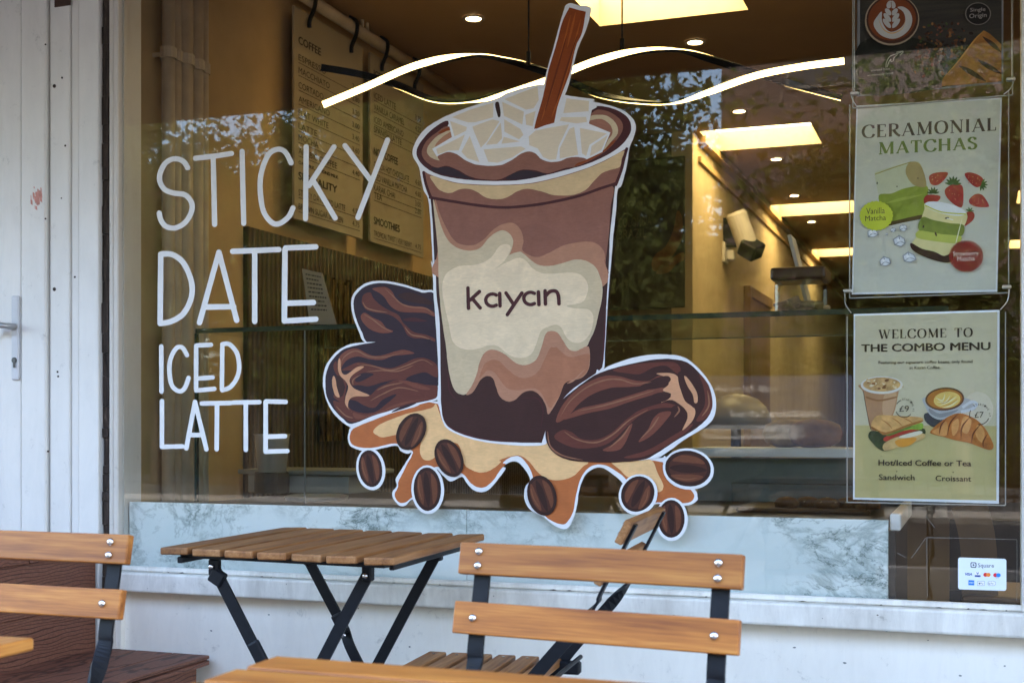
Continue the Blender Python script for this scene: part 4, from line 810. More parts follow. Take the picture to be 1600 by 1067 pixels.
# ================================================================== posters hung inside the glass, and the payment sticker
class Flat:
    """printed art: layers of flat shapes on a plane Y, given in photograph pixels through a zoom map"""
    def __init__(s, Y, Zf): s.Y = Y; s.Z = Zf; s.k = 0; s.m = MB()
    def at(s, x, y, d=0): q = s.Z([(x, y)])[0]; return onY(q[0], q[1], s.Y - .00004*(s.k+d))
    def fill(s, pts, mat, smooth=True):
        s.k += 1; s.m.use(mat); C = cr(v2(pts), True, 4) if smooth else v2(pts); s.m.poly([s.at(p.x, p.y) for p in C]); return s
    def ell(s, cx, cy, rx, ry, mat, rot=0, n=30, scal=0.0, teeth=0):
        pts = []; n = teeth*4 if teeth else n
        for i in range(n):
            a = 2*math.pi*i/n; k = 1 + (scal*math.cos(a*teeth) if teeth else 0); x, y = rx*k*math.cos(a), ry*k*math.sin(a)
            c, d = math.cos(R(rot)), math.sin(R(rot)); pts.append((cx+x*c-y*d, cy+x*d+y*c))
        return s.fill(pts, mat, False)
    def stroke(s, pts, w, mat, taper=False):
        C = cr(v2(pts), False, 5) if len(pts) > 2 else v2(pts); n = len(C); L_, R_ = [], []
        s.k += 1; s.m.use(mat)
        for i, p in enumerate(C):
            t = (C[min(i+1, n-1)]-C[max(i-1, 0)]).normalized(); nn = Vector((-t.y, t.x, 0)); ww = w/2*(max(.15, math.sin(math.pi*i/(n-1))) if taper else 1)
            L_.append(p+nn*ww); R_.append(p-nn*ww)
        s.m.add([s.at(p.x, p.y) for p in L_+R_], [(i, i+1, n+i+1, n+i) for i in range(n-1)]); return s
    def text(s, t, x0, y0, x1, y1, h, mat, bold=0.0, shear=0.0):
        s.k += 1; s.m.use(mat); a, b = s.at(x0, y0), s.at(x1, y1); top = s.at(x0, y0-h); put_text(s.m, t, a, b, (top-a).length, bold=bold, shear=shear); return s
    def arc_text(s, t, cx, cy, r, a0, a1, h, mat):
        s.k += 1; s.m.use(mat); n = len(t)
        for i, ch in enumerate(t):
            if ch == ' ': continue
            a = R(a0 + (a1-a0)*i/(n-1)); px, py = cx + r*math.sin(a), cy - r*math.cos(a); w = h*.62
            tx, ty = math.cos(a), math.sin(a); p0, p1 = s.at(px-tx*w/2, py-ty*w/2), s.at(px+tx*w/2, py+ty*w/2); u = s.at(px+math.sin(a)*h, py-math.cos(a)*h) - s.at(px, py)
            put_text(s.m, ch, p0, p1, u.length, up=u.normalized(), bold=.02)
        return s
    def serif(s, t, x0, y0, x1, y1, h, mat, thick=.17, thin=.055):
        """display capitals with thick and thin strokes"""
        s.k += 1; s.m.use(mat); wd = [SER[c][0] if c in SER else .5 for c in t]; gap = .13; tot = sum(wd) + gap*(len(t)-1); X = 0.0
        for c, w in zip(t, wd):
            if c in SER:
                for pts, kind in SER[c][1]:
                    C = cr([Vector((a, b, 0)) for a, b in pts], False, 6) if len(pts) > 2 else [Vector((*pts[0], 0)), Vector((*pts[1], 0))]
                    n = len(C); L_, R_ = [], []
                    for i, p in enumerate(C):
                        tt = (C[min(i+1, n-1)]-C[max(i-1, 0)]).normalized(); nn = Vector((-tt.y, tt.x, 0))
                        ww = thick if kind == 'k' else thin if kind == 't' else thin + (thick-thin)*abs(tt.y)**1.5
                        L_.append(p+nn*ww/2); R_.append(p-nn*ww/2)
                    V = [s.at(x0+(x1-x0)*(X+p.x)/tot, y0+(y1-y0)*(X+p.x)/tot - h*p.y, 0) for p in L_+R_]
                    s.m.add(V, [(i, i+1, n+i+1, n+i) for i in range(n-1)]); s.k += .25
            X += w + gap
        return s
    def part(s, name, parent, label=None): o = s.m.build(name, None, parent, label=label); s.m = MB(); return o
def _s(x, y, w=.11): return ([(x-w, y), (x+w, y)], 't')
SER = {
 'C': (.78, [([(.74, .74), (.62, .95), (.42, 1.0), (.18, .86), (.07, .5), (.18, .14), (.42, 0), (.64, .06), (.76, .27)], 'v'), ([(.745, .72), (.745, .98)], 't')]),
 'E': (.60, [([(.14, 0), (.14, 1)], 'k'), ([(.03, .98), (.56, .98)], 't'), ([(.14, .5), (.44, .5)], 't'), ([(.03, .02), (.58, .02)], 't'), ([(.55, .98), (.55, .78)], 't'), ([(.57, .02), (.57, .24)], 't')]),
 'R': (.72, [([(.14, 0), (.14, 1)], 'k'), ([(.03, .98), (.32, .98), (.54, .88), (.54, .62), (.32, .5), (.14, .5)], 'v'), ([(.34, .5), (.52, .2), (.74, .0)], 'k'), _s(.14, .02)]),
 'A': (.80, [([(.08, 0), (.40, 1)], 't'), ([(.40, 1), (.72, 0)], 'k'), ([(.20, .32), (.60, .32)], 't'), _s(.08, .02, .09), _s(.72, .02)]),
 'M': (.98, [([(.12, 0), (.14, 1)], 't'), ([(.15, 1), (.48, .05)], 'k'), ([(.48, .05), (.82, 1)], 't'), ([(.84, 0), (.84, 1)], 'k'), _s(.12, .02), _s(.84, .02), _s(.12, .98, .08), _s(.86, .98, .09)]),
 'O': (.86, [([(.43, 1.0), (.18, .87), (.08, .5), (.18, .13), (.43, 0), (.68, .13), (.78, .5), (.68, .87), (.43, 1.0)], 'v')]),
 'N': (.82, [([(.12, 0), (.12, 1)], 't'), ([(.12, 1), (.70, 0)], 'k'), ([(.70, 0), (.70, 1)], 't'), _s(.12, .02), _s(.08, .98, .1), _s(.70, .98)]),
 'I': (.28, [([(.14, 0), (.14, 1)], 'k'), _s(.14, .02), _s(.14, .98)]),
 'L': (.58, [([(.14, 0), (.14, 1)], 'k'), ([(.03, .02), (.56, .02)], 't'), ([(.55, .02), (.55, .26)], 't'), _s(.14, .98)]),
 'T': (.70, [([(.35, 0), (.35, 1)], 'k'), ([(.02, .98), (.68, .98)], 't'), ([(.04, .98), (.04, .76)], 't'), ([(.66, .98), (.66, .76)], 't'), _s(.35, .02)]),
 'H': (.82, [([(.14, 0), (.14, 1)], 'k'), ([(.68, 0), (.68, 1)], 'k'), ([(.14, .5), (.68, .5)], 't'), _s(.14, .02), _s(.68, .02), _s(.14, .98), _s(.68, .98)]),
 'S': (.60, [([(.50, .80), (.40, .97), (.24, .99), (.10, .85), (.12, .68), (.30, .54), (.48, .40), (.52, .20), (.38, .02), (.20, .02), (.08, .20)], 'v'), ([(.52, .78), (.52, .97)], 't'), ([(.06, .22), (.06, .03)], 't')]),
 'W': (1.1, [([(.10, 1), (.34, 0)], 'k'), ([(.34, 0), (.56, .9)], 't'), ([(.52, 1), (.76, 0)], 'k'), ([(.76, 0), (1.0, 1)], 't'), _s(.10, .98), _s(.52, .98, .09), _s(1.0, .98, .09)]),
}
def ink(r, g, b, var=.06, ns=18): return flat("print_%d_%d_%d" % (r, g, b), srgb(r, g, b, 1.2), .55, var, ns, .2)
def sleeve(t, corners, Y):
    """clear plastic pocket round the sheet"""
    (x0, y0), (x1, y1) = corners; a, b = onY(x0, y0, Y), onY(x1, y1, Y)
    MB().span((a.x, Y-.006, b.z), (b.x, Y-.003, a.z)).build("clear_sleeve", M_CLEAR, t)
    m = MB()
    for x in (a.x, b.x): m.span((x-.0012, Y-.0075, b.z), (x+.0012, Y-.0025, a.z))
    m.span((a.x, Y-.0075, b.z-.0012), (b.x, Y-.0025, b.z+.0012)); m.build("sleeve_rim", flat("acrylic_edge", (.35, .33, .30, 1), .25, .05, 10, .6), t)
def sheet(t, pts, Y, mat):
    P = [onY(p[0], p[1], Y) for p in pts]; B = [p + Vector((0, .002, 0)) for p in P]; n = len(P)
    MB().add(P+B, [tuple(range(n)), tuple(range(n, 2*n))[::-1]] + [(i, n+i, n+(i+1) % n, (i+1) % n) for i in range(n)]).build("paper", mat, t)
PAPER = ink(225, 228, 236, .02)
YP = .036
# ---- lower poster
t = thing("menu_poster", "cream poster WELCOME TO THE COMBO MENU in a clear sleeve, lowest of the hanging posters", "poster", onY(1447, 780, YP), "posters hanging inside the window")
sheet(t, [(1334, 490.9), (1561.9, 484.4), (1560.8, 786.8), (1332.8, 780)], YP, PAPER)
f = Flat(YP-.0004, zoomf(1320, 580, 4.85)); f0 = Flat(YP-.0004, zoomf(0, 0, 1))
f0.fill([(1336.3, 493.3), (1558.2, 487.6), (1556.8, 781.7), (1335.6, 777)], ink(203, 193, 162, .05, 9), False)
f0.fill([(1336.1, 664.3), (1557.4, 665.4), (1556.8, 781.7), (1335.6, 777)], ink(190, 175, 120, .05, 9), False); f0.ell(1528, 640, 24, 28, ink(216, 204, 178))
f0.part("printed_background", t); f.k = 8
f.fill([(118, 100), (140, 160), (165, 300), (195, 440), (260, 440), (365, 335), (410, 150), (430, 110)], ink(176, 132, 96, .10)); f.fill([(300, 180), (390, 160), (360, 320), (290, 330)], ink(196, 156, 118))
f.fill([(165, 190), (260, 215), (390, 190), (380, 205), (260, 228), (170, 206)], ink(150, 104, 70)); f.stroke([(140, 150), (168, 310), (198, 440)], 5, ink(90, 70, 60))
f.ell(280, 105, 160, 67, ink(214, 208, 198)); f.ell(280, 100, 142, 54, ink(196, 156, 104, .35, 60))
random.seed(4)
for _ in range(22): f.ell(280+random.uniform(-110, 110), 98+random.uniform(-34, 34), random.uniform(8, 20), random.uniform(5, 11), random.choice([ink(226, 206, 168), ink(150, 96, 56), ink(206, 168, 118), ink(120, 74, 46)]), random.uniform(-40, 40), 8)
f.part("printed_iced_coffee", t)
f.fill([(606, 320), (612, 380), (680, 425), (760, 390), (700, 320)], ink(60, 60, 70)); f.fill([(608, 195), (612, 270), (650, 335), (722, 368), (802, 345), (880, 312), (985, 292), (975, 250), (905, 200)], ink(176, 176, 174, .08)); f.fill([(640, 280), (720, 320), (860, 290), (800, 330), (720, 350), (650, 320)], ink(140, 140, 142))
f.stroke([(890, 275), (960, 232), (1000, 250), (960, 288), (880, 308)], 22, ink(205, 207, 210)); f.ell(757, 210, 148, 88, ink(96, 62, 40), -4); f.ell(757, 210, 134, 75, ink(170, 106, 44, .12), -4); f.ell(775, 216, 102, 62, ink(226, 190, 104), -6)
for p in ([(720, 260), (790, 230), (850, 190)], [(700, 230), (760, 235), (800, 180)], [(740, 275), (800, 262), (862, 220)], [(690, 200), (740, 222), (760, 170)]): f.stroke(p, 9, ink(240, 226, 178), True)
for p in ([(710, 245), (775, 232), (825, 185)], [(730, 270), (800, 246), (858, 205)]): f.stroke(p, 5, ink(176, 116, 52), True)
f.part("printed_latte_cup", t)
CRO = ink(178, 106, 50, .30, 50)
f.fill([(648, 458), (700, 402), (790, 340), (860, 318), (930, 332), (1002, 370), (1062, 430), (1112, 520), (1127, 572), (1100, 596), (1040, 580), (950, 545), (850, 525), (760, 500), (670, 478)], CRO)
for p in ([(660, 460), (720, 420), (770, 380), (780, 470), (740, 490)],): f.fill(p, ink(206, 142, 80, .2, 40))
for p in ([(900, 345), (960, 370), (930, 470), (880, 440)], [(1010, 400), (1060, 460), (1040, 540), (990, 480)], [(810, 400), (860, 360), (860, 440), (820, 490)]): f.fill(p, ink(208, 146, 84, .2, 40))
for p in ([(860, 322), (800, 390), (775, 490)], [(950, 345), (890, 420), (880, 520)], [(1030, 400), (975, 470), (960, 545)], [(1085, 470), (1050, 530), (1050, 580)], [(770, 360), (730, 410), (715, 480)]): f.stroke(p, 12, ink(112, 58, 26), True)
f.part("printed_croissant", t)
f.fill([(178, 495), (200, 452), (290, 462), (400, 480), (590, 430), (598, 500), (480, 552), (400, 578), (305, 604), (250, 582), (212, 545)], ink(60, 66, 42, .3, 60)); f.fill([(300, 545), (420, 490), (592, 470), (594, 512), (480, 552), (400, 578), (300, 600)], ink(206, 170, 112, .15, 50)); f.fill([(380, 530), (470, 500), (545, 508), (500, 556), (420, 574)], ink(224, 150, 58, .15)); f.fill([(300, 500), (420, 452), (560, 424), (572, 442), (400, 492), (312, 530)], ink(176, 60, 46, .2)); f.fill([(420, 490), (560, 452), (585, 470), (500, 500), (430, 505)], ink(226, 214, 186)); f.fill([(470, 420), (585, 392), (582, 440), (500, 440), (440, 450)], ink(130, 160, 60, .25, 60)); f.fill([(320, 470), (450, 425), (520, 415), (420, 460), (330, 490)], ink(96, 116, 48, .25, 60))
f.fill([(200, 402), (232, 346), (290, 332), (450, 340), (578, 350), (582, 386), (480, 420), (380, 450), (312, 482), (255, 455), (213, 440)], ink(196, 150, 92, .25, 45)); f.fill([(213, 440), (255, 455), (312, 482), (480, 420), (582, 386), (580, 372), (470, 404), (310, 462), (206, 418)], ink(150, 98, 48, .2))
for p in ([(270, 360), (330, 400), (360, 440)], [(350, 350), (400, 380), (440, 420)], [(440, 352), (490, 375), (520, 398)]): f.stroke(p, 8, ink(160, 104, 54), True)
f.part("printed_sandwich", t)
DK = ink(62, 50, 42, .03)
f0.k = 40; f.k = 90
f3 = Flat(YP-.0004, zoomf(1320, 480, 5.714)); f3.k = 20
f3.serif("WELCOME TO", 302, 282, 1142, 264, 80, DK); f3.text("THE COMBO MENU", 150, 399, 1297, 380, 70, DK, .03); f3.text("Featuring our signature coffee beans, only found", 302, 506, 1140, 497, 27, DK, .01); f3.text("at Kayan Coffee.", 577, 552, 855, 549, 27, DK, .01)
f3.part("lettering", t, "dark heading and small print at the top")
f.text("£9", 413, 306, 486, 304, 46, DK); f.arc_text("STARTING AT", 450, 282, 64, -8, 105, 15, DK); f.text("£7", 984, 352, 1052, 350, 46, DK); f.arc_text("STARTING AT", 1020, 330, 72, -30, 95, 15, DK)
for cx, cy, r, arcs in ((450, 282, 66, ((-60, -20), (130, 250))), (1020, 330, 74, ((-110, -62), (110, 190)))):
    for a0, a1 in arcs: f.stroke([(cx+r*math.sin(R(a0+(a1-a0)*i/8)), cy-r*math.cos(R(a0+(a1-a0)*i/8))) for i in range(9)], 6, DK)
f.text("Hot/Iced Coffee or Tea", 256, 712, 957, 718, 44, DK, .02); f.text("Sandwich", 259, 822, 528, 825, 45, DK, .008); f.text("Croissant", 688, 830, 957, 834, 43, DK, .008); f.text("+", 385, 768, 400, 768, 20, DK); f.text("+", 813, 774, 828, 774, 20, DK)
f.part("lettering", t, "prices and dishes in dark print")
sleeve(t, ((1324, 495), (1571, 789)), YP)

# ---- middle poster
t = thing("drinks_poster", "pale poster CERAMONIAL MATCHAS with green drinks and strawberries, middle one of three", "poster", onY(1447, 455, YP), "posters hanging inside the window")
sheet(t, [(1338.2, 165.5), (1565.4, 152.8), (1558.2, 456), (1330.8, 460.2)], YP, PAPER)
f0 = Flat(YP-.0004, zoomf(0, 0, 1)); f0.fill([(1340.4, 168.2), (1562.6, 155.6), (1555.6, 452.6), (1333.4, 457)], ink(205, 204, 188, .05, 8), False); f0.part("printed_background", t)
f = Flat(YP-.0004, zoomf(1320, 240, 4.639)); f.k = 5
GR = ink(140, 156, 56, .14, 40)
f.fill([(215, 152), (215, 152), (245, 125), (470, 62), (515, 57), (548, 78), (597, 240), (575, 380), (556, 462), (340, 512), (312, 520), (280, 430), (246, 310)], ink(196, 198, 166, .08)); f.fill([(245, 305), (340, 290), (440, 252), (600, 238), (580, 380), (558, 455), (330, 502), (280, 430)], GR); f.fill([(470, 66), (548, 80), (592, 232), (520, 238), (470, 200), (440, 130)], ink(166, 146, 98, .12)); f.fill([(320, 500), (440, 470), (560, 445), (556, 474), (430, 500), (318, 524)], ink(86, 70, 40)); f.stroke([(218, 152), (340, 108), (480, 62)], 6, ink(150, 140, 60)); f.ell(235, 215, 5, 9, DK); f.ell(378, 240, 6, 4, DK); f.ell(530, 180, 6, 4, DK); f.stroke([(300, 360), (420, 330), (560, 300)], 22, ink(160, 174, 76), True)
f.part("printed_matcha_glass", t, "square-looking tilted glass of green drink")
RED = ink(166, 44, 46, .25, 70); LEAF = ink(66, 96, 46, .25, 60)
for p in ([(615, 160), (660, 140), (745, 138), (730, 180), (680, 227), (630, 227), (611, 190)], [(868, 150), (920, 139), (990, 170), (1007, 215), (960, 246), (910, 216)], [(724, 270), (750, 240), (800, 220), (850, 234), (860, 300), (851, 387), (800, 376), (740, 320)], [(904, 330), (950, 294), (1000, 304), (1044, 372), (1030, 390), (950, 386), (905, 362)], [(572, 335), (600, 300), (690, 308), (672, 348), (588, 366)], [(880, 430), (934, 428), (932, 480), (862, 527)]): f.fill(p, RED)
for cx, cy, n, r, a0 in ((785, 225, 7, 62, -170), (990, 225, 6, 48, -60), (640, 290, 6, 48, -170), (905, 420, 4, 34, -150)):
    for i in range(n):
        a = R(a0 + i*190/n); f.fill([(cx, cy), (cx+r*.5*math.cos(a-.3), cy+r*.5*math.sin(a-.3)), (cx+r*math.cos(a), cy+r*math.sin(a)), (cx+r*.5*math.cos(a+.3), cy+r*.5*math.sin(a+.3))], LEAF)
for _ in range(40):
    bx, by, br = random.choice([(675, 185, 45), (940, 190, 45), (795, 300, 50), (965, 345, 45)]); f.ell(bx+random.uniform(-br, br), by+random.uniform(-br*.7, br*.7), 3, 4, ink(214, 130, 100), 0, 6)
f.part("printed_strawberries", t)
f.fill([(585, 362), (578, 400), (556, 470), (520, 600), (478, 660), (490, 700), (560, 742), (700, 786), (770, 780), (800, 660), (850, 560), (884, 432), (720, 360)], ink(212, 202, 146, .10)); f.fill([(560, 462), (640, 482), (760, 505), (862, 520), (842, 602), (700, 590), (540, 560)], ink(116, 130, 54, .2, 40)); f.fill([(540, 560), (700, 585), (842, 600), (815, 650), (680, 640), (525, 612)], ink(178, 184, 86, .12)); f.fill([(480, 648), (560, 690), (650, 712), (720, 742), (786, 716), (772, 782), (700, 787), (560, 742), (486, 694)], ink(52, 26, 26, .2))
f.ell(730, 400, 152, 40, ink(222, 224, 226), 13); f.stroke([(580, 375), (700, 425), (880, 440)], 9, ink(186, 188, 60)); f.ell(660, 585, 7, 16, DK, -20); f.ell(570, 530, 6, 10, DK, 20); f.ell(740, 468, 16, 6, DK, -15); f.stroke([(740, 470), (785, 482)], 5, ink(240, 240, 235)); f.stroke([(850, 470), (820, 590), (795, 690)], 7, ink(232, 226, 190), True)
f.part("printed_layered_glass", t, "tumbler with dark syrup, cream and green layers")
for cx, cy, r in ((400, 638, 52), (290, 785, 52), (468, 755, 54), (425, 540, 34), (202, 578, 46), (350, 555, 22), (305, 585, 12)):
    random.seed(int(cx)); pts = [(cx+r*random.uniform(.75, 1.1)*math.cos(a), cy+r*.85*random.uniform(.75, 1.1)*math.sin(a)) for a in [R(20+60*i) for i in range(6)]]
    f.fill(pts, ink(150, 154, 158), False); f.fill([(cx+(x-cx)*.8, cy+(y-cy)*.8) for x, y in pts], ink(208, 212, 218), False)
    for i in (0, 2, 4): f.stroke([(cx, cy), ((pts[i][0]+cx)/2*1.0, (pts[i][1]+cy)/2), pts[i]], 5, ink(120, 124, 128), True)
    f.ell(cx-r*.2, cy-r*.2, r*.25, r*.18, ink(236, 238, 242), 20, 8)
f.part("printed_ice_cubes", t)
f.ell(228, 452, 120, 106, ink(186, 196, 58, .05), 0, 0, .025, 24); f.text("Vanilla", 155, 440, 290, 434, 46, DK); f.text("Matcha", 148, 490, 298, 483, 40, DK); f.part("round_badge", t, "yellow-green badge reading Vanilla Matcha")
f.ell(880, 744, 124, 114, ink(156, 44, 44, .06), 0, 0, .025, 34); CRM = ink(226, 206, 190); f.text("Strawberry", 785, 742, 970, 738, 34, CRM); f.text("Matcha", 815, 780, 942, 776, 34, CRM); f.part("round_badge", t, "red badge reading Strawberry Matcha")
f7 = Flat(YP-.0004, zoomf(1300, 0, 667/300)); f7.k = 5
f7.serif("CERAMONIAL", 104, 481, 570, 454, 44, ink(74, 58, 58), .18, .06); f7.serif("MATCHAS", 162, 537, 504, 518, 41, ink(104, 124, 62), .19, .08); f7.part("lettering", t, "dark and green serif heading")
sleeve(t, ((1328, 165), (1576, 458)), YP)

# ---- upper poster
t = thing("coffee_poster", "dark poster with latte cup, toast and Single Origin badge, cut off by the top edge", "poster", onY(1450, 140, YP), "posters hanging inside the window")
sheet(t, [(1339.5, -150), (1567.8, -150), (1567.6, 130.4), (1339.2, 151.4)], YP, ink(140, 138, 142, .03))
t_ = NT("print_dark_boards"); g_ = t_.noise(t_.coord((4, 4, 60)), 1.2, 5, .7, .5); t_.col(t_.ramp(g_, [(.3, (.014, .010, .008, 1)), (.7, (.055, .038, .026, 1))])); t_.p(Roughness=.5)
f0 = Flat(YP-.0004, zoomf(0, 0, 1)); f0.fill([(1343.8, -145), (1565, -145), (1565, 127.8), (1343.6, 147)], t_.m, False)
f0.fill([(1343.7, 68), (1430, 60), (1500, 100), (1490, 133), (1343.6, 147)], ink(34, 33, 24, .3, 60)); f0.part("printed_background", t)
f = Flat(YP-.0004, zoomf(1320, 0, 5.714)); f.k = 8; random.seed(9)
for _ in range(240):
    x, y = random.gauss(850, 150), random.gauss(430, 150)
    if 590 < x < 1130 and 200 < y < 735: f.ell(x, y, random.uniform(8, 22), random.uniform(6, 14), random.choice([ink(60, 36, 24), ink(40, 28, 20), ink(96, 58, 34), ink(58, 66, 34), ink(120, 66, 52), ink(84, 50, 30), ink(30, 24, 20), ink(130, 88, 50)]), random.uniform(0, 180), 8)
f.part("printed_beans", t)
f.ell(422, 182, 244, 226, ink(150, 130, 108), -12); f.ell(424, 178, 232, 214, ink(64, 34, 22), -12); f.ell(422, 172, 214, 192, ink(110, 52, 22, .15), -12)
MK = ink(172, 166, 162, .04)
f.fill([(258, 205), (290, 150), (330, 108), (332, 190), (370, 262), (422, 288), (500, 252), (540, 185), (522, 110), (470, 70), (522, 64), (582, 110), (602, 190), (572, 270), (500, 330), (420, 350), (330, 322), (272, 262)], MK); f.stroke([(300, 170), (340, 260), (420, 300), (510, 260), (545, 180)], 9, ink(190, 140, 70), True)
f.ell(398, 45, 24, 36, MK, 20); f.ell(428, 45, 24, 36, MK, -20)
for i, (w, y) in enumerate(((60, 110), (76, 160), (84, 212))):
    for sx in (-1, 1): f.ell(416+sx*w*.48, y, w*.62, 21, MK, sx*-50)
f.stroke([(414, 20), (420, 150), (420, 280)], 6, ink(120, 66, 34)); f.part("printed_latte_cup", t)
f.fill([(1240, 275), (1240, 275), (1300, 310), (1398, 400), (1398, 400), (1398, 728), (1398, 728), (1150, 752), (865, 772), (865, 772), (880, 700), (960, 622), (1010, 550), (1100, 450), (1170, 350)], ink(140, 92, 42, .3, 45))
for p, w in (([(1020, 590), (1130, 650), (1260, 730)], 46), ([(1230, 330), (1320, 400), (1395, 470)], 40), ([(1190, 540), (1290, 600), (1395, 660)], 46)): f.stroke(p, w, ink(52, 32, 20, .3, 60), True)
f.stroke([(880, 700), (1010, 555), (1160, 360), (1240, 280)], 14, ink(176, 124, 62), True); f.part("printed_toast", t)
f.ell(1190, 126, 114, 100, ink(120, 110, 104), 0, 0, .02, 40); f.ell(1190, 126, 107, 94, ink(26, 18, 18)); f.text("Single", 1120, 108, 1256, 100, 34, CRM if False else ink(150, 138, 132)); f.text("Origin", 1112, 166, 1266, 154, 40, ink(150, 138, 132)); f.part("round_badge", t, "dark round badge reading Single Origin")
LI = ink(168, 162, 150)
for p in ([(368, 606), (372, 560), (400, 510), (450, 488), (520, 462)], [(378, 604), (392, 560), (412, 530)], [(412, 530), (412, 552), (432, 546), (440, 520), (470, 490)], [(460, 470), (522, 462), (492, 498)]): f.stroke(p, 7, LI)
f.text("sourced from", 232, 642, 400, 625, 19, LI); f.text("women-only farms", 198, 686, 432, 662, 19, LI); f.part("lettering", t, "small drawn twig over two hand-lettered lines")
sleeve(t, ((1333, -150), (1582, 150)), YP)

# ---- wires and clips joining the posters
t = thing("poster_wire_kit", "thin steel wires and clips linking the three hanging posters", "hanging wire", onY(1335, 150, YP))
M_ST = flat("brushed_clip", (.62, .62, .64, 1), .3, .05, 50, .5, .9)
for px, py in ((1336, 148), (1579, 126), (1325, 455), (1573, 449)):
    q = onY(px, py, YP); MB().box((q.x, YP-.008, q.z), (.020, .014, .008), None, .002).build("clip", M_ST, t)
for pts in ([(1330, 150), (1334, 160), (1340, 168)], [(1584, 128), (1578, 140), (1568, 148)], [(1320, 458), (1321, 475), (1330, 489)], [(1577, 452), (1574, 470), (1563, 484)], [(1335, -150), (1335, 148)], [(1581, -150), (1581, 126)]):
    C = cr([onY(x, y, YP-.008) for x, y in pts], False, 6) if len(pts) > 2 else [onY(x, y, YP-.008) for x, y in pts]
    MB().tube(C, .0012, 6).build("wire", M_ST, t)

# ---- payment sticker on the glass
t = thing("payment_sticker", "small white rounded sticker with card logos in the lower right window corner", "sticker", onY(1535, 920, 0))
f = Flat(-.0012, zoomf(1380, 800, 6.668)); 
def rrect(x0, y0, x1, y1, r, sk=0.0, n=5):
    P = []
    for cx, cy, a0 in ((x1-r, y0+r, -90), (x1-r, y1-r, 0), (x0+r, y1-r, 90), (x0+r, y0+r, 180)):
        for i in range(n+1): a = R(a0+90*i/n); P.append((cx+r*math.cos(a), cy+r*math.sin(a)))
    return [(x, y+sk*(x-x0)) for x, y in P]
WS = ink(216, 224, 236, .02); NV = ink(30, 36, 60, .03)
f.fill(rrect(780, 470, 1283, 802, 24, .032), WS, False).part("backing", t)
f.fill(rrect(910, 520, 971, 576, 12, .03), NV, False).fill(rrect(919, 529, 962, 567, 7, .03), WS, False).fill(rrect(931, 540, 950, 557, 3, .03), NV, False); f.text("Square", 987, 572, 1154, 576, 44, NV)
BL = ink(40, 66, 140); f.text("VISA", 850, 656, 926, 658, 27, BL, .04, .15); f.fill(rrect(954, 620, 1014, 672, 4), ink(236, 240, 246), False); f.text("V", 972, 648, 996, 648, 24, BL, .05); f.fill([(954, 654), (1014, 655), (1014, 673), (954, 672)], BL, False)
f.ell(1066, 650, 23, 21, ink(206, 56, 50)); f.ell(1096, 651, 23, 21, ink(228, 128, 54)); f.ell(1170, 654, 24, 21, ink(206, 48, 60)); f.ell(1200, 655, 24, 21, ink(48, 130, 206)); f.text("maestro", 1168, 686, 1204, 687, 8, NV)
f.fill([(888, 706), (948, 708), (948, 760), (888, 758)], ink(44, 120, 204), False); f.text("AMEX", 893, 740, 943, 742, 16, ink(200, 220, 240), .03)
for x0, x1, r, s_ in ((982, 1056, 8, "Pay"), (1088, 1174, 24, "Pay")): f.fill(rrect(x0, 716, x1, 764, r), ink(110, 114, 124), False).fill(rrect(x0+3, 719, x1-3, 761, r-2), ink(230, 234, 242), False); f.text(s_, x0+34, 748, x0+62, 749, 17, NV)
f.ell(1003, 741, 8, 9, NV); f.stroke([(1108, 734), (1098, 742), (1108, 750), (1116, 744), (1108, 743)], 4, ink(90, 100, 130))
f.part("lettering", t, "small coloured card marks in three rows")

# ---- old tape lines left on the glass round the sticker
f = Flat(-.0010, zoomf(1380, 800, 6.668)); TP = flat("tape_residue", (.22, .21, .19, 1), .8, .3, 60)
for p in ([(450, 263), (920, 272), (1395, 285)], [(455, 268), (457, 560), (461, 882)], [(1393, 290), (1394, 600), (1389, 918)], [(292, 478), (370, 372), (442, 268)], [(150, 425), (190, 445), (228, 468)], [(440, 40), (490, 100), (535, 158)]): f.stroke(p, 5, TP)
f.part("tape_residue", tw)
# ================================================================== counter and display case behind the glass
XC1 = onY(1388, 850, .04).x
tc = thing("display_counter", "glass display counter with white marble front standing right behind the window", "counter", (-1.2, .4, .02))
XC0 = XL + .064
m = MB().span((XC0, .030, .50), (onY(731, 850, .04).x-.0007, .055, .742), .002); m.span((onY(731, 850, .04).x+.0007, .030, .50), (XC1, .055, .741), .002); m.build("marble_front", M_MARBLE, tc)
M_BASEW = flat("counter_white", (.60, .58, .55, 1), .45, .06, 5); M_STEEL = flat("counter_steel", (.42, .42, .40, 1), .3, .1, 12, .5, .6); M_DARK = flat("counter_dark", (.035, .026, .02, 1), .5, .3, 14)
q0 = onY(1392, 826, .06); q1 = onY(1425, 800, .12)
MB().span((XC1+.003, .05, .715), (onY(1407, 826, .05).x, .60, .755), .003).build("ledge", M_BASEW, tc); MB().span((XC1-.02, .06, .02), (XC1+.015, .60, .714)).build("end_panel", M_DARK, tc)
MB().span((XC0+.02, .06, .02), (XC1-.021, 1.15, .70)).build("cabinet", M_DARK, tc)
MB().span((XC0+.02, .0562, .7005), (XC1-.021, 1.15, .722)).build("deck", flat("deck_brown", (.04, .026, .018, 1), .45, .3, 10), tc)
ZT = onY(800, 499, .4).z; XG1 = onY(1327, 480, .4).x + .25; XG0 = onY(307, 515, .4).x
MB().span((XG0, .40, ZT-.010), (XG1, 1.25, ZT)).build("glass_top", M_CASE, tc)
MB().span((XG0+.004, .400, .7225), (XG1-.004, .408, ZT-.0105)).build("front_glass", M_CASE, tc)
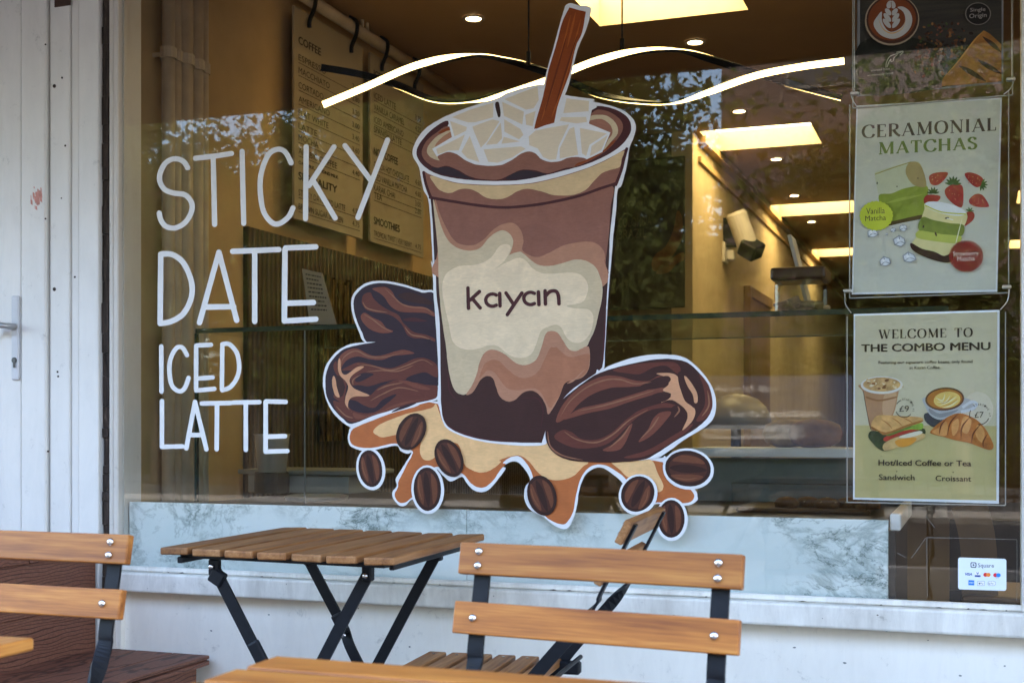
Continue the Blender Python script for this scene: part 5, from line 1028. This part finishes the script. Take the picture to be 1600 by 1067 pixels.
e = MB().span((XG0, .394, ZT-.014), (XG1, .3995, ZT+.0005)).span((XG0-.004, .395, .7225), (XG0+.0035, .408, ZT-.0145)); e.build("glass_edge", M_EDGE, tc)
MB().span((XG0, 1.2505, ZT-.012), (XG1, 1.256, ZT)).build("glass_edge", flat("pale_glass_edge", (.16, .17, .14, 1), .3, .1, 10, .5), tc)
xm = onY(477, 600, .4).x; MB().span((xm-.002, .396, .723), (xm+.002, .3995, ZT-.015)).build("glass_seam", flat("seam_grey", (.16, .17, .16, 1), .4), tc)
# white back shelf on the right half, and the lower left white base inside the case
xs0 = onY(1085, 700, 1.0).x
z7 = onY(1200, 700, .95).z; z6 = onY(1200, 714, .95).z
MB().span((xs0, .95, z6), (XG1-.02, 1.22, z7), .002).build("shelf", M_BASEW, tc); MB().span((xs0+.01, 1.0, .723), (XG1-.02, 1.02, z6-.004)).build("back_panel", flat("panel_grey", (.13, .14, .135, 1), .5, .08, 20), tc)
# white low unit left
qa, qb = onY(387, 738, .95), onY(545, 776, .95)
tb_ = thing("white_unit", "low grey-white box unit on the counter deck behind the painted word LATTE", "box", (qa.x, .95, .723))
MB().span((qa.x, .95, .723), (qb.x, 1.2, qa.z-.006), .003).build("body", flat("unit_white", (.40, .41, .39, 1), .5, .06, 8), tb_); MB().span((qa.x-.03, .93, qa.z-.005), (qb.x+.05, 1.22, qa.z+.012), .003).build("lid", flat("unit_lid", (.30, .30, .28, 1), .45, .06, 8), tb_)
qa = onY(436, 775, .55); tag(MB().lathe((qa.x+.1, .62, .7225), [(.10, 0), (.105, .012), (.09, .016)], seg=26).build("steel_plate", M_STEEL), "round grey steel plate on the deck below the painted word LATTE", "plate")
qa = onY(425, 690, .9); pot = thing("white_pot", "small white pot behind the painted letter E of LATTE", "pot", (qa.x, .85, .723))
MB().lathe((qa.x, .9, .80), [(.05, 0), (.062, .13), (.066, .135), (.056, .132)], seg=20).build("body", M_BASEW, pot, True); MB().span((qa.x-.05, .86, .723), (qa.x+.05, .94, .80), .004).build("foot", M_DARK, pot)
# clear pastry cover with a tray of bakes on the right
qa, qb = onY(1158, 755, .5), onY(1325, 797, .5)
tr = thing("pastry_tray", "dark tray of seeded bakes under a clear cover, left of the lowest poster", "tray", (qa.x, .6, .723))
MB().span((qa.x-.01, .47, .723), (qb.x+.06, .75, .735), .004).build("tray", flat("tray_brown", (.09, .05, .03, 1), .5, .3, 18), tr)
random.seed(21); bk = MB(); sd_ = MB()
for i in range(5):
    x = qa.x+.12+i*.055; bk.lathe((x, .55+.03*(i % 2), .7355), [(.034, 0), (.036, .012), (.026, .024), (.008, .028)], seg=14)
    for _ in range(26):
        a, r = random.uniform(0, 6.28), random.uniform(0, .03); sd_.box((x+r*math.cos(a), .55+.03*(i % 2)+r*math.sin(a), .7355+.028-.012*r/.03), (.007, .004, .003), Matrix.Rotation(a, 3, 'Z'))
b_ = bk.build("bakes", flat("bake_brown", (.13, .06, .03, 1), .6, .3, 60), tr, True); sd_.build("seeds", flat("seed_pale", (.45, .34, .2, 1), .6, .2, 60), tr)
c_ = MB(); c_.span((qa.x-.02, .465, .736), (qa.x-.017, .76, qa.z)); c_.span((qb.x+.05, .465, .736), (qb.x+.053, .76, qa.z)); c_.span((qa.x-.02, .462, .736), (qb.x+.053, .4645, qa.z)); c_.span((qa.x-.02, .462, qa.z+.0005), (qb.x+.053, .76, qa.z+.004)); c_.build("clear_cover", M_CLEAR, tr)
qa = onY(1140, 590, 1.9)
td_ = thing("lamp_dome", "pale hemispherical lamp dome inside the shop, right of the painted date", "lamp", (qa.x, 1.9, .02))
q = onY(1150, 630, 1.9); r_ = (onY(1205, 640, 1.9).x-onY(1095, 640, 1.9).x)/2
MB().lathe((q.x, 1.9, q.z-.10), [(r_, 0), (r_*.98, r_*.35), (r_*.85, r_*.62), (r_*.6, r_*.85), (r_*.3, r_*.96), (.004, r_)], seg=32).build("dome", flat("dome_cream", (.26, .22, .15, 1), .4, .05, 6), td_, True); MB().lathe((q.x, 1.9, .02), [(.14, 0), (.14, .02), (.02, .03), (.02, q.z-.12)], seg=16).build("stem", M_DARK, td_)
for px, py, w, h, Y, c3, lab in ((1270, 655, .17, .07, 1.0, (.20, .09, .045, 1), "brown loaf on the shelf in front of the passage, left of the lowest poster"), (1225, 650, .16, .07, 1.05, (.30, .19, .10, 1), "pale brown loaf on the shelf beside the browner loaf")):
    q = onY(px, py, Y); tag(fix(MB().lathe((q.x-w/2, Y+.07, z7+.045), [(.004, 0), (.030, .012), (.044, .045), (.046, w/2), (.042, w-.04), (.028, w-.010), (.004, w)], Vector((1, 0, 0)), 18).build("bread_loaf", flat("loaf_%d" % px, c3, .6, .25, 30), None, True)), lab, "bread", "loaves on the counter shelf")
q = onY(880, 640, 1.6); 
# items on the case top: square jar with dark lid, leaning cards
qa, qb = onY(1209, 480, .78), onY(1285, 480, .78); zl = onY(1247, 437, .78).z; zlt = onY(1247, 417, .78).z
tj = thing("biscuit_jar", "square glass jar with a wide dark lid on top of the display case", "jar", ((qa.x+qb.x)/2, .78, ZT))
w = qb.x-qa.x; cx = (qa.x+qb.x)/2
MB().box((cx, .78+w/2, (ZT+.001+zl)/2), (w, w, zl-ZT-.002), None, .012, 2).build("glass_body", glass("jar_glass", (.86, .88, .85, 1), .07), tj); MB().box((cx, .78+w/2, (zl+zlt)/2), (w+.02, w+.02, zlt-zl), None, .008, 2).build("lid", flat("lid_dark", (.05, .018, .016, 1), .35, .1, 10, .5), tj)
random.seed(2); m = MB()
for i in range(9): m.box((cx+random.uniform(-.3, .3)*w, .78+w/2+random.uniform(-.3, .3)*w, ZT+.03+random.uniform(0, .5)*(zl-ZT-.05)), (.07, .05, .012), Matrix.Rotation(random.uniform(-1, 1), 3, 'X') @ Matrix.Rotation(random.uniform(0, 3), 3, 'Z'), .003)
m.build("biscuit_packs", flat("packs", (.34, .26, .18, 1), .35, .5, 25, .5), tj)
qa = onY(1262, 415, 1.05); qt = onY(1247, 368, 1.05)
tg = thing("table_card", "white card leaning back on the top of the case behind the jar lid", "card", (qa.x, 1.05, ZT)); 
MB().box(((qa.x+qt.x)/2, 1.05, (ZT+qt.z)/2), (.012, .11, qt.z-ZT), Matrix.Rotation(R(-14), 3, 'Y'), .002).build("card", M_BASEW, tg); MB().span((qa.x-.05, 1.0, ZT+.0005), (qa.x+.05, 1.10, ZT+.012), .003).build("foot", M_DARK, tg)
P = [onY(x, y, .55) for x, y in ((472, 420), (503, 427), (526, 507), (484, 507))]
tn = thing("notice_card", "slanted cream notice with small print on the case top, behind the painted word DATE", "card", P[3])
B = [p+Vector((0, .004, 0)) for p in P]; MB().add(P+B, [(0, 1, 2, 3), (7, 6, 5, 4)]+[(i, 4+i, 4+(i+1) % 4, (i+1) % 4) for i in range(4)]).build("card", M_BOARD, tn)
m = MB(); rnd = random.Random(3)          # print too small to read in the photograph: rows of broken fine strokes
for i in range(9):
    k = .10+.08*i; a, b = P[0].lerp(P[3], k), P[1].lerp(P[2], k); x = .14
    while x < rnd.uniform(.7, .86):
        w = rnd.uniform(.04, .13); p, q = a.lerp(b, x)+Vector((0, -.001, 0)), a.lerp(b, min(.88, x+w))+Vector((0, -.001, 0)); m.add([p, q, q+Vector((0, 0, .0045)), p+Vector((0, 0, .0045))], [(0, 1, 2, 3)]); x += w+.03
m.build("lettering", M_INK, tn)
# curved plywood chair in the dark corner by the sticker
q = onY(1510, 860, .9)
tk = thing("plywood_chair", "curved brown plywood chair in the dark corner behind the card sticker", "chair", (q.x, .9, .02))
pa, pb = onY(1497, 798, .9), onY(1530, 935, .9)
MB().sweep(cr([(pa.x+.03, .9, pa.z+.02), (pa.x+.055, .9, .62), (pa.x+.06, .9, .45), (pa.x+.05, .9, .30)], False, 6), .02, [.10]*19, Vector((1, 0, 0))).build("backrest", flat("ply_brown", (.10, .058, .025, 1), .4, .12, 12), tk)
MB().box((pa.x+.20, 1.05, .46), (.38, .40, .02), None, .008, 2).build("seat", MATS["ply_brown"], tk)
for sx in (0, 1):
    for sy in (0, 1): MB().tube([(pa.x+.05+sx*.3, .9+sy*.3, .45), (pa.x+.03+sx*.34, .88+sy*.34, .02)], .011, 8).build("leg", M_METAL, tk)
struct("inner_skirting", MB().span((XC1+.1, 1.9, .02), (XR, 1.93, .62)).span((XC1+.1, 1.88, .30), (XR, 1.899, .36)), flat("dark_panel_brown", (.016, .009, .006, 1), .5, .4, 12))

# ================================================================== canopy above the pavement
tcn = thing("shop_canopy", "grey fabric awning over the shop front, seen as the dark upper band in the glass", "awning", (0, -.7, 2.3))
t_ = NT("awning_fabric"); t_.t.nodes.remove(t_.b); df = t_.n("ShaderNodeBsdfDiffuse"); df.inputs[0].default_value = (.10, .095, .085, 1); tl_ = t_.n("ShaderNodeBsdfTranslucent"); tl_.inputs[0].default_value = (.60, .55, .46, 1); ms = t_.n("ShaderNodeMixShader"); ms.inputs[0].default_value = .05
t_.l(df.outputs[0], ms.inputs[1]); t_.l(tl_.outputs[0], ms.inputs[2]); t_.l(ms.outputs[0], t_.out.inputs[0])
DC = 1.9; ZF = onY(200, 190, DC).z
MB().add([(-7, -DC, ZF), (5, -DC, ZF), (5, -.0, 2.66), (-7, -.0, 2.66), (-7, -DC, ZF+.006), (5, -DC, ZF+.006), (5, -.0, 2.666), (-7, -.0, 2.666)], [(0, 1, 2, 3), (7, 6, 5, 4), (0, 4, 5, 1), (1, 5, 6, 2), (2, 6, 7, 3), (3, 7, 4, 0)]).build("fabric", t_.m, tcn)
MB().span((-7, -DC-.03, ZF-.01), (5, -DC-.001, ZF+.05), .004).build("front_bar", flat("awning_bar", (.10, .09, .085, 1), .5), tcn)

# ================================================================== the far side of the street (what the glass mirrors)
def mir(px, py, d): q = onY(px, py, d); return Vector((q.x, -d, q.z))
LEAFM = []
for i, (a, b) in enumerate((((.045, .055, .018), (.12, .14, .04)), ((.05, .055, .018), (.14, .14, .045)))):
    t_ = NT("leaf_%d" % i); oi = t_.n("ShaderNodeNewGeometry"); t_.col(t_.ramp(oi.outputs['Random Per Island'], [(0, (*a, 1)), (1, (*b, 1))])); t_.p(Roughness=.8); t_.b.inputs['Specular IOR Level'].default_value = .15; tl_ = t_.n('ShaderNodeBsdfTranslucent'); tl_.inputs[0].default_value = (.20, .22, .05, 1); ms = t_.n('ShaderNodeMixShader'); ms.inputs[0].default_value = .45; t_.l(t_.b.outputs[0], ms.inputs[1]); t_.l(tl_.outputs[0], ms.inputs[2]); t_.l(ms.outputs[0], t_.out.inputs[0]); LEAFM.append(t_.m)
BARK = flat("bark", (.075, .058, .042, 1), .9, .3, 14)
def tree(name, lab, base, H, rad, crown0, nl, seed, size, mat, group="trees across the street"):
    rnd = random.Random(seed); t = thing(name, lab, "tree", base, group); base = Vector(base)
    tk = MB(); tops = []
    lean = Vector((rnd.uniform(-.3, .3), 0, 0)); c0 = base + Vector((0, 0, crown0)) + lean*.4
    tk.tube(cr([base, base+Vector((0, 0, crown0*.5))+lean*.1, c0, base+Vector((0, 0, H*.78))+lean], False, 5), [.20-.16*i/15 for i in range(16)], 9)
    for i in range(13):
        z = crown0 + (H*.75-crown0)*rnd.random(); a = rnd.uniform(0, 6.28); r = rad*rnd.uniform(.5, 1.0)*math.sin(math.pi*min(.95, max(.18, (z-crown0*.8)/(H-crown0*.8)))); p = base+Vector((0, 0, z))+lean*.6; e = p+Vector((r*math.cos(a), r*.8*math.sin(a), rnd.uniform(.2, 1.1)))
        mid = p.lerp(e, .5)+Vector((0, 0, .15)); tk.tube(cr([p, mid, e], False, 4), [.07-.055*k/8 for k in range(9)], 6); tops += [e, mid.lerp(e, .5), p.lerp(e, .3)]
        for _ in range(2):
            e2 = e+Vector((rnd.gauss(0, .5), rnd.gauss(0, .4), rnd.gauss(.3, .4))); tk.tube([e, e.lerp(e2, .5)+Vector((0, 0, .05)), e2], [.02, .014, .006], 5); tops.append(e2)
    tops += [base+Vector((rnd.gauss(0, rad*.4), rnd.gauss(0, rad*.3), crown0+(H-crown0)*rnd.random()**.8)) for _ in range(26)]
    tk.build("trunk", BARK, t)
    V, F = [], []
    for i in range(nl):
        c = rnd.choice(tops); p = c + Vector((rnd.gauss(0, .38), rnd.gauss(0, .34), rnd.gauss(0, .30))); s = size*rnd.uniform(.6, 1.3)
        a = Vector((rnd.gauss(0, 1), rnd.gauss(0, 1), rnd.gauss(0, .8))).normalized(); b = a.orthogonal().normalized(); b = (Matrix.Rotation(rnd.uniform(0, 6.28), 3, a) @ b); k = len(V)
        V += [p-a*s, p+b*s*.5, p+a*s, p-b*s*.5]; F.append((k, k+1, k+2, k+3))
    MB().add(V, F).build("crown", mat, t)
for i, (px, d, H, rad, c0, nl, lab) in enumerate(((395, 14, 5.5, 2.5, 1.4, 8000, "thin airy tree reflected around the painted word STICKY"), (250, 16, 6.0, 2.2, 1.4, 11000, "small leafy tree reflected by the cream pipes"), (560, 17, 7.0, 2.6, 1.8, 17000, "leafy tree reflected over the second menu board"), (760, 15, 6.2, 2.4, 1.5, 14000, "leafy tree reflected behind the painted ice"), (945, 13, 6.2, 1.75, 1.3, 17000, "dense dark tree reflected right of the painted straw"), (1330, 15, 5.0, 1.7, 1.5, 9000, "tree reflected between the painted cup and the posters"), (1500, 16, 6.5, 2.4, 1.5, 9000, "tree reflected in the poster sleeves"))):
    b = mir(px, 667, d); tree("street_tree", lab, (b.x, b.y, -.05), H, rad, c0, nl, 40+i, .078, LEAFM[i % 2])
far_ = [(180, 27, 9.5, "left of all"), (500, 28, 8.6, "between the menu boards"), (640, 27, 10, "left of the painted rim"), (800, 29, 10, "behind the painted straw"), (870, 30, 8.6, "right of the straw"), (1075, 30, 7.6, "below the sky gap beside the brick building")]
src = None
for i, (px, d, H, w) in enumerate(far_):
    b = mir(px, 667, d); lab = "tall dark background tree beyond the hedge, mirrored %s" % w
    if src is None or i == 2: tree("background_tree", lab, (b.x, b.y, -.05), 9.5, 3.6, 1.2, 26000, 70+i, .15, LEAFM[0], "background trees beyond the hedge"); src = [o for o in COL.objects if o.name.startswith("background_tree")][-1]
    else:
        c2 = copy_tree(src); c2.location = (b.x, b.y, -.05); c2['label'] = lab; k = H/9.5; c2.scale = (k*1.1, k, k); c2.rotation_euler = (0, 0, i*1.3)
t = thing("clipped_hedge", "long clipped green hedge along the far side of the road", "hedge", (0, -19, 0)); rnd = random.Random(5); V, F = [], []
for i in range(16000):
    p = Vector((rnd.uniform(-24, 10), -20+rnd.gauss(0, .35), rnd.uniform(0, 2.2)+.25*math.sin(rnd.random()*6))); s = .12*rnd.uniform(.6, 1.3); a = Vector((rnd.gauss(0, 1), rnd.gauss(0, 1), rnd.gauss(0, 1))).normalized(); b = a.orthogonal().normalized(); k = len(V); V += [p-a*s, p+b*s*.5, p+a*s, p-b*s*.5]; F.append((k, k+1, k+2, k+3))
MB().add(V, F).build("foliage", LEAFM[0], t); MB().span((-24, -20.3, 0), (10, -19.8, 1.9)).build("stems", flat("hedge_core", (.02, .025, .012, 1), .9), t)
# brick building
t = thing("brick_building", "dark brick building across the street, reflected behind the hanging posters", "building", (2, -24, 0))
x0 = mir(1127, 400, 21).x
t_ = NT("dark_brick"); bt = t_.n("ShaderNodeTexBrick"); bt.inputs['Scale'].default_value = 4; bt.inputs[1].default_value = (.06, .03, .022, 1); bt.inputs[2].default_value = (.045, .023, .018, 1); bt.inputs[3].default_value = (.07, .06, .055, 1); mp = t_.n("ShaderNodeMapping"); mp.inputs['Rotation'].default_value = (R(90), 0, 0); tcn_ = t_.n("ShaderNodeTexCoord"); t_.l(tcn_.outputs['Object'], mp.inputs[0]); t_.l(mp.outputs[0], bt.inputs[0]); t_.l(bt.outputs[0], t_.b.inputs['Base Color'])
MB().span((x0, -30, 0), (14, -21, 10)).build("wall", t_.m, t); MB().span((x0-.2, -30.2, 10.002), (14.2, -20.8, 10.3)).build("roof", M_KERB, t)
for i in range(4):
    for j in range(3):
        w_o = MB().span((x0+1.2+i*2.7, -20.995, 1.2+j*3), (x0+2.5+i*2.7, -20.95, 3.0+j*3)).build("window", flat("white_frame", (.12, .11, .10, 1), .5), t); MB().span((x0+1.28+i*2.7, -20.949, 1.28+j*3), (x0+2.42+i*2.7, -20.94, 2.92+j*3)).build("pane", flat("dark_pane", (.03, .035, .04, 1), .1), w_o)
# railings with a school banner
t = thing("railings", "black metal railings along the far pavement", "fence", (0, -13, 0))
m = MB().span((-14, -13.02, 1.15), (8, -12.98, 1.19)).span((-14, -13.02, .12), (8, -12.98, .16))
x = -14
while x < 8: m.tube([(x, -13, -.05), (x, -13, 1.3)], .011, 5); x += .16
m.build("bars", M_METAL, t)
t = thing("school_banner", "school banner with white lettering hung on the railings, mirrored in the glass", "banner", (0, -12.9, .5))
a, b = mir(1092, 588, 12.9), mir(1330, 718, 12.9)
MB().span((a.x, -12.93, b.z), (b.x, -12.91, a.z), .002).build("cloth", flat("banner_blue", (.03, .04, .07, 1), .6, .1), t)
MB().span((a.x+.05, -12.9095, mir(1150, 686, 12.9).z), (mir(1245, 680, 12.9).x, -12.906, mir(1150, 664, 12.9).z)).build("white_strip", flat("strip_white", (.22, .23, .25, 1), .6), t)
m = MB().use(flat("banner_white", (.36, .37, .39, 1), .6, .03))
def btext(s, px1, px0, py, hpx):
    p0, p1 = mir(px1, py, 12.9), mir(px0, py, 12.9); h = (mir(px1, py-hpx, 12.9)-p0).length; p0.y = p1.y = -12.905; p1.z = p0.z; put_text(m, s, p0, p1, h, bold=.02)
btext("Al-Zahra School", 1200, 1096, 612, 11); btext("Al-Zahra School", 1274, 1142, 651, 11); btext("OUTSTANDING", 1196, 1118, 708, 7)
m.use(M_INK)
def btext2(s, px1, px0, py, hpx):
    p0, p1 = mir(px1, py, 12.9), mir(px0, py, 12.9); h = (mir(px1, py-hpx, 12.9)-p0).length; p0.y = p1.y = -12.902; p1.z = p0.z; put_text(m, s, p0, p1, h, bold=.01)
btext2("This is a GOOD school with", 1220, 1100, 680, 8)
m.build("lettering", None, t)
